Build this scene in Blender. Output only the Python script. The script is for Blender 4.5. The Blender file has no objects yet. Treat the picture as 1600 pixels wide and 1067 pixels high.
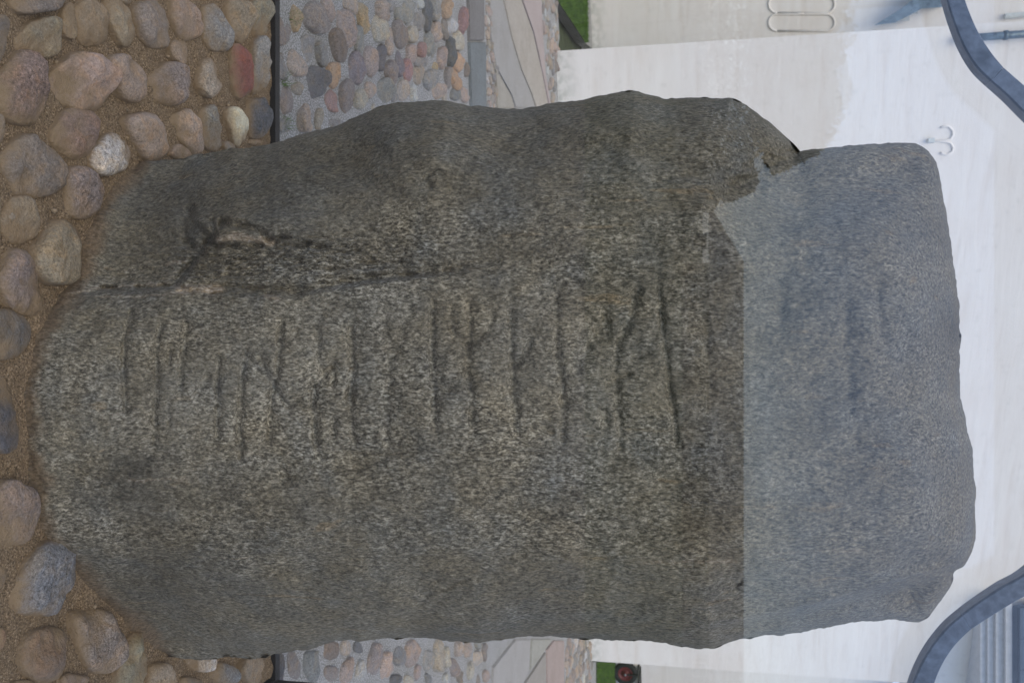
import bpy, bmesh, math, random
import numpy as np
from mathutils import Vector, Matrix
rnd = random.Random(11)
R = math.radians
scene = bpy.context.scene
C = scene.collection

# ------------------------------------------------------------------ camera
F_PX, H_CAM = 1450.0, 1.30                     # focal length in photo pixels, eye height
PITCH = math.atan(300 / F_PX)                  # looks a little down; the picture is taken with the camera on its side
cam_d = bpy.data.cameras.new('camera'); cam = bpy.data.objects.new('camera', cam_d); C.objects.link(cam)
fw = Vector((0, math.cos(PITCH), -math.sin(PITCH))); up = Vector((0, math.sin(PITCH), math.cos(PITCH))); rt = Vector((1, 0, 0))
m = Matrix.Identity(4)
for i in range(3):
    m[i][0] = up[i]; m[i][1] = -rt[i]; m[i][2] = -fw[i]
m[2][3] = H_CAM
cam.matrix_world = m
cam_d.sensor_fit = 'HORIZONTAL'; cam_d.sensor_width = 36; cam_d.lens = F_PX / 1600 * 36
cam_d.clip_start = 0.02; cam_d.clip_end = 3000
cam_d.dof.use_dof = True; cam_d.dof.focus_distance = 1.78; cam_d.dof.aperture_fstop = 10
scene.camera = cam

# ------------------------------------------------------------------ sky and sun
SUN_EL, SUN_AZ = 50, 177
w = bpy.data.worlds.new('World'); scene.world = w; w.use_nodes = True
nt = w.node_tree; nt.nodes.clear()
sky = nt.nodes.new('ShaderNodeTexSky'); sky.sky_type = 'NISHITA'; sky.sun_disc = False
sky.sun_elevation = R(SUN_EL); sky.sun_rotation = R(SUN_AZ); sky.dust_density = .1; sky.air_density = .9; sky.ozone_density = 4.5
cloud = nt.nodes.new('ShaderNodeTexNoise'); cloud.inputs['Scale'].default_value = 2.2; cloud.inputs['Detail'].default_value = 6
ramp = nt.nodes.new('ShaderNodeMapRange'); ramp.inputs[1].default_value = .3; ramp.inputs[2].default_value = .7
ramp.inputs[3].default_value = .22; ramp.inputs[4].default_value = .42
mixw = nt.nodes.new('ShaderNodeMixRGB'); mixw.inputs[2].default_value = (9.0, 9.3, 9.8, 1)
bg = nt.nodes.new('ShaderNodeBackground'); bg.inputs[1].default_value = 0.12
wo = nt.nodes.new('ShaderNodeOutputWorld')
tc = nt.nodes.new('ShaderNodeTexCoord')
nt.links.new(tc.outputs['Generated'], cloud.inputs['Vector'])
nt.links.new(cloud.outputs[0], ramp.inputs[0]); nt.links.new(ramp.outputs[0], mixw.inputs[0])
tintw = nt.nodes.new('ShaderNodeMixRGB'); tintw.blend_type = 'MULTIPLY'; tintw.inputs[0].default_value = 1; tintw.inputs[2].default_value = (.92, .945, 1.08, 1)
nt.links.new(sky.outputs[0], mixw.inputs[1]); nt.links.new(mixw.outputs[0], tintw.inputs[1]); nt.links.new(tintw.outputs[0], bg.inputs[0]); nt.links.new(bg.outputs[0], wo.inputs[0])
sd = bpy.data.lights.new('sun', 'SUN'); sd.energy = 1.6; sd.angle = R(42); sd.color = (1, .875, .66)
so = bpy.data.objects.new('sun', sd); C.objects.link(so)
sdir = Vector((math.sin(R(SUN_AZ)) * math.cos(R(SUN_EL)), math.cos(R(SUN_AZ)) * math.cos(R(SUN_EL)), math.sin(R(SUN_EL))))
so.rotation_euler = sdir.to_track_quat('Z', 'Y').to_euler()
vs = scene.view_settings; vs.view_transform = 'Standard'; vs.look = 'None'; vs.gamma = 1; vs.exposure = 0.38; vs.use_curve_mapping = False
scene.cycles.max_bounces = 8; scene.cycles.transparent_max_bounces = 16

# ------------------------------------------------------------------ helpers
O = Vector((0, 0, H_CAM))
def ray(px, py): return fw + up * ((px - 800) / F_PX) + rt * ((py - 533.5) / F_PX)
def gnd(px, py, z=0.0):
    d = ray(px, py); t = (z - H_CAM) / d.z; return O + d * t
def at_y(px, py, Y):
    d = ray(px, py); return O + d * (Y / d.y)
def on_plane(px, py, p0, n):
    d = ray(px, py); return O + d * ((p0 - O).dot(n) / d.dot(n))

def link(name, me, mat=None, parent=None, smooth=False):
    o = bpy.data.objects.new(name, me); C.objects.link(o)
    if mat is not None:
        me.materials.clear(); me.materials.append(mat)
    if parent is not None: o.parent = parent
    if smooth: me.polygons.foreach_set('use_smooth', [True] * len(me.polygons))
    return o
def from_bm(name, bm, mat=None, parent=None, smooth=False):
    bmesh.ops.recalc_face_normals(bm, faces=bm.faces)
    me = bpy.data.meshes.new(name); bm.to_mesh(me); bm.free(); return link(name, me, mat, parent, smooth)
def from_np(name, V, Fc, mat=None, parent=None, smooth=True):
    me = bpy.data.meshes.new(name)
    V = np.asarray(V, dtype=np.float32); Fc = np.asarray(Fc, dtype=np.int32)
    k = Fc.shape[1]
    me.vertices.add(len(V)); me.vertices.foreach_set('co', V.ravel())
    me.loops.add(Fc.size); me.loops.foreach_set('vertex_index', Fc.ravel())
    me.polygons.add(len(Fc)); me.polygons.foreach_set('loop_start', np.arange(0, Fc.size, k, dtype=np.int32))
    me.update(calc_edges=True); me.validate()
    return link(name, me, mat, parent, smooth)
def tag(o, label=None, cat=None, group=None, kind=None):
    if label: o['label'] = label
    if cat: o['category'] = cat
    if group: o['group'] = group
    if kind: o['kind'] = kind
    return o
def empty(name, loc=(0, 0, 0), rz=0):
    o = bpy.data.objects.new(name, None); C.objects.link(o); o.location = loc; o.rotation_euler = (0, 0, rz); return o
def prism(bm, pts, z0, z1):
    """pts: list of (x, y); closed vertical prism"""
    a = [bm.verts.new((p[0], p[1], z0)) for p in pts]; b = [bm.verts.new((p[0], p[1], z1)) for p in pts]
    n = len(pts)
    for i in range(n): bm.faces.new((a[i], a[(i + 1) % n], b[(i + 1) % n], b[i]))
    bm.faces.new(a[::-1]); bm.faces.new(b)
def box(bm, c, s, rot=None):
    r = bmesh.ops.create_cube(bm, size=1.0)
    for v in r['verts']:
        v.co = Vector((v.co.x * s[0], v.co.y * s[1], v.co.z * s[2]))
        if rot is not None: v.co = rot @ v.co
        v.co += Vector(c)
def sweep(bm, pts, rad, seg=8, side=None, cap=True):
    """tube along pts"""
    rings = []
    n = len(pts)
    for i, p in enumerate(pts):
        t = (pts[min(i + 1, n - 1)] - pts[max(i - 1, 0)]).normalized()
        a = t.cross(side if side is not None else Vector((0, .3, 1))).normalized(); b = t.cross(a)
        rings.append([bm.verts.new(p + (a * math.cos(2 * math.pi * k / seg) + b * math.sin(2 * math.pi * k / seg)) * rad) for k in range(seg)])
    for i in range(n - 1):
        for k in range(seg): bm.faces.new((rings[i][k], rings[i][(k + 1) % seg], rings[i + 1][(k + 1) % seg], rings[i + 1][k]))
    if cap: bm.faces.new(rings[0][::-1]); bm.faces.new(rings[-1])

# vectorised value noise
def _h(ix, iy, seed):
    n = (ix.astype(np.int64) * 374761393 + iy.astype(np.int64) * 668265263 + seed * 1442695041) & 0xffffffff
    n = ((n ^ (n >> 13)) * 1274126177) & 0xffffffff
    return ((n ^ (n >> 16)) & 0xffff) / 32767.5 - 1.0
def vn(x, y, seed=0):
    ix = np.floor(x); iy = np.floor(y); fx = x - ix; fy = y - iy
    fx = fx * fx * fx * (fx * (fx * 6 - 15) + 10); fy = fy * fy * fy * (fy * (fy * 6 - 15) + 10)
    a = _h(ix, iy, seed); b = _h(ix + 1, iy, seed); c = _h(ix, iy + 1, seed); d = _h(ix + 1, iy + 1, seed)
    return (a * (1 - fx) + b * fx) * (1 - fy) + (c * (1 - fx) + d * fx) * fy
def fbm(x, y, seed=0, oc=4, g=.5):
    s = 0; a = 1
    for i in range(oc):
        s = s + a * vn(x * 2 ** i + 17.3 * i, y * 2 ** i + 5.1 * i, seed + i); a *= g
    return s
def sstep(x, a, b):
    t = np.clip((x - a) / (b - a), 0, 1); return t * t * (3 - 2 * t)

# ------------------------------------------------------------------ materials
class NT:
    def __init__(s, name):
        s.m = bpy.data.materials.new(name); s.m.use_nodes = True; s.t = s.m.node_tree; s.n = s.t.nodes
        s.b = s.n['Principled BSDF']; s.b.inputs['Specular IOR Level'].default_value = .3
    def new(s, ty, **kw):
        n = s.n.new(ty)
        for k, v in kw.items(): setattr(n, k, v)
        return n
    def l(s, a, b): s.t.links.new(a, b)
    def co(s, scale=(1, 1, 1), kind='Object'):
        t = s.new('ShaderNodeTexCoord'); mp = s.new('ShaderNodeMapping'); mp.inputs['Scale'].default_value = scale
        s.l(t.outputs[kind], mp.inputs[0]); return mp.outputs[0]
    def noise(s, vec, scale, detail=4, rough=.55, dist=0):
        n = s.new('ShaderNodeTexNoise'); s.l(vec, n.inputs['Vector']); n.inputs['Scale'].default_value = scale
        n.inputs['Detail'].default_value = detail; n.inputs['Roughness'].default_value = rough; n.inputs['Distortion'].default_value = dist
        return n.outputs[0]
    def voro(s, vec, scale, feat='F1'):
        n = s.new('ShaderNodeTexVoronoi'); n.feature = feat; s.l(vec, n.inputs['Vector']); n.inputs['Scale'].default_value = scale; return n
    def ramp(s, fac, stops):
        r = s.new('ShaderNodeValToRGB'); e = r.color_ramp.elements
        while len(e) < len(stops): e.new(.5)
        for i, (p, c) in enumerate(stops):
            e[i].position = p; e[i].color = (c[0], c[1], c[2], 1) if isinstance(c, (tuple, list)) else (c, c, c, 1)
        s.l(fac, r.inputs[0]); return r.outputs[0]
    def mix(s, fac, a, b, mode='MIX'):
        x = s.new('ShaderNodeMixRGB', blend_type=mode)
        for i, v in ((0, fac), (1, a), (2, b)):
            if isinstance(v, (int, float)): x.inputs[i].default_value = v if i == 0 else (v, v, v, 1)
            elif isinstance(v, tuple): x.inputs[i].default_value = (*v, 1)
            else: s.l(v, x.inputs[i])
        return x.outputs[0]
    def math(s, op, a, b=0.0):
        x = s.new('ShaderNodeMath', operation=op)
        for i, v in ((0, a), (1, b)):
            if isinstance(v, (int, float)): x.inputs[i].default_value = v
            else: s.l(v, x.inputs[i])
        return x.outputs[0]
    def attr(s, name): return s.new('ShaderNodeAttribute', attribute_name=name)
    def bump(s, h, strength, dist, normal=None):
        b = s.new('ShaderNodeBump'); b.inputs['Strength'].default_value = strength; b.inputs['Distance'].default_value = dist
        s.l(h, b.inputs['Height'])
        if normal is not None: s.l(normal, b.inputs['Normal'])
        return b.outputs[0]
    def out(s, col=None, rough=.8, nrm=None):
        if col is not None:
            if isinstance(col, tuple): s.b.inputs['Base Color'].default_value = (*col, 1)
            else: s.l(col, s.b.inputs['Base Color'])
        if isinstance(rough, (int, float)): s.b.inputs['Roughness'].default_value = rough
        else: s.l(rough, s.b.inputs['Roughness'])
        if nrm is not None: s.l(nrm, s.b.inputs['Normal'])
        return s.m

def mat_runestone():
    n = NT('grey_gneiss')
    v = n.co((1, 1, .46))            # mineral grains drawn out along the height
    vf = n.co((1, 1, 1))
    g1 = n.noise(v, 178, 4, .75, .1)
    g2 = n.noise(v, 260, 2, .7)
    fleck = n.noise(v, 190, 2, .6)
    contrast = n.attr('contrast').outputs['Fac']; tone = n.attr('tone').outputs['Fac']
    g = n.math('ADD', n.math('MULTIPLY', g1, .66), n.math('MULTIPLY', g2, .34))
    rough_c = n.ramp(g, [(.38, (.014, .014, .013)), (.46, (.082, .078, .066)), (.53, (.19, .184, .16)), (.62, (.40, .395, .37))])
    calm_c = n.ramp(g, [(.35, (.045, .043, .037)), (.47, (.115, .110, .094)), (.56, (.185, .177, .152)), (.66, (.30, .29, .255))])
    col = n.mix(contrast, calm_c, rough_c)
    col = n.mix(n.ramp(fleck, [(.59, 0), (.64, .6)]), col, (.028, .027, .024))
    col = n.mix(1.0, col, (1.10, 1.10, 1.10), 'MULTIPLY')
    big = n.noise(vf, 7, 5, .6, .4)
    col = n.mix(n.ramp(big, [(.35, 0), (.65, 1)]), col, n.mix(1.0, col, (1.10, 1.02, .88), 'MULTIPLY'))
    blue = n.noise(vf, 11.3, 4, .6)
    col = n.mix(n.ramp(blue, [(.5, 0), (.68, .7)]), col, n.mix(1.0, col, (.93, 1.0, 1.12), 'MULTIPLY'))
    # thin rusty seams along the grain
    seam = n.noise(n.co((9, 9, .8)), 3.5, 3, .5)
    col = n.mix(n.ramp(seam, [(.66, 0), (.72, .35)]), col, n.mix(1.0, col, (1.5, 1.15, .72), 'MULTIPLY'))
    col = n.mix(1.0, col, (1.03, 1.005, .93), 'MULTIPLY')
    tn = n.new('ShaderNodeCombineColor')
    for i in range(3): n.l(tone, tn.inputs[i])
    col = n.mix(1.0, col, tn.outputs[0], 'MULTIPLY')
    col = n.mix(n.math('MULTIPLY', n.attr('soil').outputs['Fac'], .9), col, n.ramp(g1, [(.4, (.10, .068, .036)), (.6, (.19, .13, .075))]))
    col = n.mix(n.attr('vein').outputs['Fac'], col, n.ramp(g1, [(.4, (.20, .15, .10)), (.52, (.45, .36, .25)), (.62, (.62, .56, .48))]))
    h = n.math('ADD', n.math('MULTIPLY', g, 1.0), n.math('MULTIPLY', n.noise(v, 30, 4, .6), .9))
    nr = n.bump(h, .8, .006)
    return n.out(col, .78, nr)

def mat_cobble(name, wear=0.35):
    n = NT(name)
    oi = n.new('ShaderNodeObjectInfo')
    t = n.new('ShaderNodeTexCoord')
    rv = n.new('ShaderNodeVectorMath', operation='SCALE'); rv.inputs[0].default_value = (13, 7, 5); n.l(oi.outputs['Random'], rv.inputs['Scale'])
    av = n.new('ShaderNodeVectorMath', operation='ADD'); n.l(t.outputs['Object'], av.inputs[0]); n.l(rv.outputs[0], av.inputs[1])
    v = av.outputs[0]
    base = oi.outputs['Color']
    g = n.noise(v, 150, 3, .7); g2 = n.noise(v, 330, 2, .7)
    g = n.math('ADD', n.math('MULTIPLY', g, .6), n.math('MULTIPLY', g2, .4))
    sp = n.ramp(g, [(.36, .30), (.46, .8), (.54, 1.1), (.64, 1.7)])
    col = n.mix(n.math('MULTIPLY', oi.outputs['Alpha'], 1.0), base, n.mix(1.0, base, sp, 'MULTIPLY'))
    big = n.noise(v, 14, 4, .6, .6)
    col = n.mix(n.ramp(big, [(.35, 0), (.7, .8)]), col, n.mix(1.0, col, (.78, .80, .82), 'MULTIPLY'))
    hue = n.noise(v, 23, 4, .65, .8)
    col = n.mix(n.ramp(hue, [(.46, 0), (.62, .75)]), col, n.mix(1.0, col, (1.25, 1.06, .82), 'MULTIPLY'))
    pits = n.noise(v, 70, 3, .8)
    col = n.mix(n.ramp(pits, [(.30, .75), (.40, 0)]), col, n.mix(1.0, col, (.45, .42, .40), 'MULTIPLY'))
    # dust caught on the flanks (low on the stone)
    geo = n.new('ShaderNodeSeparateXYZ'); n.l(t.outputs['Object'], geo.inputs[0])
    dust_n = n.noise(v, 35, 4, .6)
    low = n.new('ShaderNodeMapRange'); n.l(geo.outputs['Z'], low.inputs[0]); low.inputs[1].default_value = .026; low.inputs[2].default_value = .004
    d = n.math('MULTIPLY', low.outputs[0], n.ramp(dust_n, [(.25, .4), (.6, 1)]))
    d = n.math('MULTIPLY', d, wear * 2.2); d = n.math('MINIMUM', d, 1.0)
    dust_c = (.24, .172, .10) if wear > .2 else (.27, .27, .26)
    col = n.mix(d, col, dust_c)
    nr = n.bump(n.math('ADD', n.math('ADD', g, pits), n.math('MULTIPLY', n.noise(v, 28, 5, .65), 1.8)), .8, .006)
    return n.out(col, .72, nr)

def mat_soil():
    n = NT('sandy_soil'); v = n.co()
    a = n.noise(v, 22, 6, .65); b = n.noise(v, 240, 4, .7)
    c = n.ramp(b, [(.35, (.05, .033, .018)), (.46, (.165, .113, .062)), (.56, (.27, .19, .11)), (.66, (.48, .37, .24))])
    c = n.mix(n.ramp(a, [(.4, 0), (.65, .75)]), c, n.mix(.6, (.20, .155, .105), c))
    return n.out(c, .95, n.bump(n.math('ADD', b, n.math('MULTIPLY', a, .6)), .9, .006))
def mat_mortar():
    n = NT('rough_mortar'); v = n.co()
    b = n.noise(v, 170, 4, .75); a = n.noise(v, 5, 4, .6)
    c = n.ramp(b, [(.36, (.10, .10, .09)), (.46, (.28, .275, .26)), (.54, (.44, .435, .42)), (.64, (.72, .715, .70))])
    c = n.mix(n.ramp(a, [(.45, 0), (.7, .45)]), c, n.mix(1., c, (.75, .76, .7), 'MULTIPLY'))
    return n.out(c, .95, n.bump(b, .9, .006))
def mat_flag():
    n = NT('granite_flagstone'); v = n.co(); oi = n.new('ShaderNodeObjectInfo')
    b = n.noise(v, 120, 4, .7); a = n.noise(v, 4, 5, .6, .5)
    c = n.mix(1., oi.outputs['Color'], n.ramp(b, [(.35, .7), (.5, 1), (.65, 1.2)]), 'MULTIPLY')
    c = n.mix(n.ramp(a, [(.4, 0), (.65, .5)]), c, n.mix(1., c, (.78, .76, .72), 'MULTIPLY'))
    return n.out(c, .85, n.bump(n.math('ADD', b, a), .5, .004))
def mat_plain(name, col, rough=.6, metal=0, var=.25, sc=40, bump=.2, stretch=(1, 1, 1)):
    n = NT(name); v = n.co(stretch); b = n.noise(v, sc, 5, .65)
    k = tuple(x * (1 - var) for x in col); k2 = tuple(min(1, x * (1 + var)) for x in col)
    c = n.ramp(b, [(.35, k), (.65, k2)]); n.b.inputs['Metallic'].default_value = metal
    return n.out(c, rough, n.bump(b, bump, .003))
def mat_limewash():
    n = NT('limewashed_wall'); v = n.co((.9, .9, 7)); u = n.co()
    courses = n.noise(v, 1.6, 5, .6, .3); blot = n.noise(u, 1.1, 5, .6); fine = n.noise(u, 16, 5, .6)
    streak = n.noise(n.co((6, 6, .25)), 1.2, 4, .6)
    c = n.ramp(courses, [(.3, (.74, .715, .685)), (.45, (.79, .78, .765)), (.7, (.82, .82, .81))])
    c = n.mix(n.ramp(blot, [(.48, 0), (.7, .5)]), c, (.74, .705, .665))
    c = n.mix(n.ramp(fine, [(.30, .5), (.42, 0)]), c, (.66, .655, .63))
    c = n.mix(1.0, c, (1.06, 1.03, .985), 'MULTIPLY')
    # grime creeping up from the ground
    s = n.new('ShaderNodeSeparateXYZ'); n.l(u, s.inputs[0])
    mr = n.new('ShaderNodeMapRange'); n.l(s.outputs['Z'], mr.inputs[0]); mr.inputs[1].default_value = .22; mr.inputs[2].default_value = .0
    c = n.mix(n.math('MULTIPLY', mr.outputs[0], n.ramp(fine, [(.4, .15), (.6, .7)])), c, (.40, .42, .36))
    h = n.math('ADD', n.math('MULTIPLY', courses, 1.6), n.math('MULTIPLY', fine, .5))
    return n.out(c, .92, n.bump(h, .3, .012))
def mat_lead(name, col):
    n = NT(name); u = n.co(); a = n.noise(u, 9, 5, .6, 1.2); b = n.noise(u, 45, 5, .7)
    c = n.ramp(n.math('MULTIPLY', n.math('ADD', a, b), .5), [(.4, tuple(x * .6 for x in col)), (.5, col), (.6, tuple(min(1, x * 1.35) for x in col))])
    n.b.inputs['Metallic'].default_value = .55
    return n.out(c, .42, n.bump(a, .15, .004))
def mat_glass(name, tint, ior=1.52):
    mt = bpy.data.materials.new(name); mt.use_nodes = True; t = mt.node_tree; t.nodes.clear()
    tr = t.nodes.new('ShaderNodeBsdfTransparent'); tr.inputs[0].default_value = (*tint, 1)
    gl = t.nodes.new('ShaderNodeBsdfGlossy'); gl.inputs['Roughness'].default_value = 0.0
    fr = t.nodes.new('ShaderNodeFresnel'); 
    ge = t.nodes.new('ShaderNodeNewGeometry'); mr = t.nodes.new('ShaderNodeMapRange'); mr.inputs[3].default_value = ior; mr.inputs[4].default_value = 1 / ior
    t.links.new(ge.outputs['Backfacing'], mr.inputs[0]); t.links.new(mr.outputs[0], fr.inputs[0])
    mx = t.nodes.new('ShaderNodeMixShader'); o = t.nodes.new('ShaderNodeOutputMaterial')
    t.links.new(fr.outputs[0], mx.inputs[0]); t.links.new(tr.outputs[0], mx.inputs[1]); t.links.new(gl.outputs[0], mx.inputs[2]); t.links.new(mx.outputs[0], o.inputs[0])
    return mt
def mat_grass():
    n = NT('grass_blades'); u = n.co(); a = n.noise(u, 9, 4, .6)
    c = n.ramp(a, [(.35, (.045, .115, .010)), (.65, (.11, .22, .02))])
    return n.out(c, .7)
def mat_slate():
    n = NT('slate_roof'); u = n.co(); b = n.noise(u, 5, 4, .6)
    c = n.ramp(b, [(.35, (.025, .04, .06)), (.65, (.055, .08, .11))])
    n.b.inputs['Specular IOR Level'].default_value = .12; return n.out(c, .85, n.bump(b, .3, .02))

M = dict(stone=mat_runestone(), cob_in=mat_cobble('dusty_cobblestone', .6), cob_out=mat_cobble('clean_cobblestone', .12), soil=mat_soil(), mortar=mat_mortar(),
         flag=mat_flag(), wall=mat_limewash(), lead=mat_lead('blue_grey_lead', (.12, .165, .19)), arch=mat_lead('blue_grey_steel', (.10, .125, .165)),
         tile=mat_plain('weathered_roof_tile', (.34, .29, .25), .9, 0, .2, 2), corbel=mat_plain('weathered_brick_step', (.42, .44, .41), .9, 0, .2), iron=mat_plain('painted_iron', (.62, .66, .64), .7, 0, .12), black=mat_plain('black_rubber', (.008, .008, .009), .6, 0, .3),
         glass=mat_glass('case_glass', (.985, .988, .985)), slate=mat_slate(), grass=mat_grass(), lawn=mat_plain('lawn_soil', (.060, .078, .035), .95, 0, .35, 12),
         red=mat_plain('red_paint', (.12, .010, .014), .4), steel=mat_plain('dull_steel', (.35, .35, .36), .4, .8), grain=mat_plain('soil_grain', (.26, .20, .13), .9, 0, .5, 60),
         render=mat_plain('dark_brick', (.10, .06, .045), .9, 0, .3, 8), leaf=mat_plain('dark_leaves', (.035, .06, .018), .9, 0, .4, 3), bark=mat_plain('bark', (.06, .045, .03), .9),
         trim=mat_plain('limewashed_moulding', (.52, .53, .53), .8, 0, .1, 20), gravel=mat_plain('path_gravel', (.16, .15, .13), .95, 0, .4, 90, .8))

# ------------------------------------------------------------------ THE SETTING: ground
CR = gnd(425, 1061)                                  # rear right foot of the glass case
Yr = gnd(427, 533).y
WA, WB = gnd(870, 80), gnd(924, 1032)                # foot of the near church wall, left and right corner
W2a, W2b = gnd(926, 75), gnd(922, -40)               # foot of the wall set back on the left
W3a = gnd(962, 1030)
bm = bmesh.new(); prism(bm, [(-900, -900), (900, -900), (900, 900), (-900, 900)], -.6, -.13)
g = from_bm('ground', bm, M['lawn']); tag(g, kind='structure')
XL = -3.2
def sheet(name, pts, z, mat, thick=.1):
    bm = bmesh.new(); prism(bm, pts, z - thick, z); o = from_bm(name, bm, mat); tag(o, kind='structure'); return o
# soil bed inside the case, a fine uneven grid
nx, ny = 330, 330
xs = np.linspace(-1.55, CR.x - .01, nx); ys = np.linspace(.70, Yr - .008, ny)
gx, gy = np.meshgrid(xs, ys, indexing='ij')
gz = -.006 + .006 * fbm(gx * 7, gy * 7, 3) + .0035 * fbm(gx * 30, gy * 30, 9) + .0018 * fbm(gx * 110, gy * 110, 29, 2)
gz = gz + .003
V = np.stack([gx.ravel(), gy.ravel(), gz.ravel()], 1)
ii = np.arange((nx - 1) * (ny - 1)); a = (ii // (ny - 1)) * ny + ii % (ny - 1)
soil = from_np('soil_bed', V, np.stack([a, a + ny, a + ny + 1, a + 1], 1), M['soil']); tag(soil, kind='structure')
paving = sheet('cobbled_pavement', [(-7, Yr + .022), (7, Yr + .022), (7, gnd(890, 1060).y + .2), (WB.x, WB.y + .1), (WA.x, WA.y + .1), (WA.x - .2, WA.y + .25), (-7, 6.2)], -.012, M['mortar'])
front_pave = sheet('gravel_path', [(-7, -9), (7, -9), (7, .6), (-7, .6)], -.02, M['gravel'])
side_r = sheet('side_pavement', [(CR.x + .03, .6), (7, .6), (7, Yr + .021), (CR.x + .03, Yr + .021)], -.012, M['mortar'])
side_l = sheet('side_pavement_left', [(-7, .6), (-1.58, .6), (-1.58, Yr + .021), (-7, Yr + .021)], -.012, M['mortar'])

# ------------------------------------------------------------------ cobbles
PAL = dict(mauve=(.25, .197, .168), pink=(.38, .275, .215), tan=(.33, .26, .17), beige=(.40, .34, .25), grey=(.25, .24, .22), dgrey=(.10, .105, .12), blue=(.185, .195, .205),
           red=(.23, .075, .055), cream=(.60, .54, .40), white=(.55, .52, .48), orange=(.58, .27, .10), ochre=(.42, .28, .07), olive=(.26, .232, .165), brown=(.22, .15, .10), rust=(.23, .15, .125))
def cobble(parent, mat, cx, cy, rx, ry, ang, colr, spk, hgt=None, seed=0, z0=0.0, rings=9, seg=30, sq=2.5, gap=1.0):
    """a rounded field stone whose outline on the ground is the (projected) wobbly ellipse cx,cy,rx,ry given in photo pixels"""
    r = random.Random(seed * 7 + 3)
    ph = [r.uniform(0, 6.28) for _ in range(5)]; am = [r.uniform(.03, .09), r.uniform(.03, .09), r.uniform(.015, .05)]
    ca, sa = math.cos(ang), math.sin(ang)
    out = []
    for k in range(seg):
        t = 2 * math.pi * k / seg
        q = (abs(math.cos(t)) ** sq + abs(math.sin(t)) ** sq) ** (-1 / sq)
        q *= (1 + am[0] * math.sin(2 * t + ph[0]) + am[1] * math.sin(3 * t + ph[1]) + am[2] * math.sin(5 * t + ph[2])) * gap
        ex, ey = rx * q * math.cos(t), ry * q * math.sin(t)
        out.append((cx + ex * ca - ey * sa, cy + ex * sa + ey * ca))
    P = [gnd(x, y, z0 + .012) for x, y in out]
    return cobble_world(parent, mat, P, colr, spk, hgt, r, z0, rings)
def cobble_world(parent, mat, P, colr, spk, hgt, r, z0, rings=9):
    c = sum(P, Vector()) / len(P)
    size = sum((p - c).length for p in P) / len(P)
    h = hgt if hgt else min(.029, max(.008, size * .36)) * r.uniform(.8, 1.15)
    seg = len(P); V = []; s1, s2 = r.uniform(0, 50), r.uniform(0, 50)
    tilt = (r.uniform(-.18, .18), r.uniform(-.18, .18))
    prof = [(1.03, -.018), (1.0, .25 * h)]
    for i in range(1, rings):
        a = i / rings; rr = math.cos(a * math.pi / 2) ** .62; prof.append((rr, h * (.25 + .75 * math.sin(a * math.pi / 2) ** 1.0)))
    for rr, zz in prof:
        for p in P:
            d = (p - c) * rr
            V.append((d.x, d.y, zz + (d.x * tilt[0] + d.y * tilt[1]) * (1 if zz > 0 else 0)))
    V.append((0, 0, h * 1.0)); V = np.array(V)
    n = len(V) - 1
    nz = fbm(V[:, 0] * 22 + s1, V[:, 1] * 22 + s2, 5, 3)
    V[:, 2] += np.where(V[:, 2] > 0, nz * size * .13 + vn(V[:, 0] * 75 + s2, V[:, 1] * 75 + s1, 6) * size * .035, 0); V[:, 0] += vn(V[:, 0] * 30 + s2, V[:, 1] * 30 + V[:, 2] * 30, 8) * size * .03
    L = len(prof); Fq = []
    for i in range(L - 1):
        for k in range(seg): Fq.append((i * seg + k, i * seg + (k + 1) % seg, (i + 1) * seg + (k + 1) % seg, (i + 1) * seg + k))
    me = bpy.data.meshes.new('cobble')
    tri = [((L - 1) * seg + k, (L - 1) * seg + (k + 1) % seg, n) for k in range(seg)]
    me.from_pydata([tuple(v) for v in V], [], Fq + tri)
    o = link('cobble', me, mat, parent, True)
    o.location = (c.x, c.y, z0)
    j = r.uniform(.9, 1.1)
    g_ = sum(colr) / 3; q_ = .80
    o.color = ((g_ + (colr[0] - g_) * q_) * j, (g_ + (colr[1] - g_) * q_) * j * r.uniform(.97, 1.03), (g_ + (colr[2] - g_) * q_) * j * r.uniform(.95, 1.0), min(1, spk * 1.25 + .1))
    return o, c, size

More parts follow.
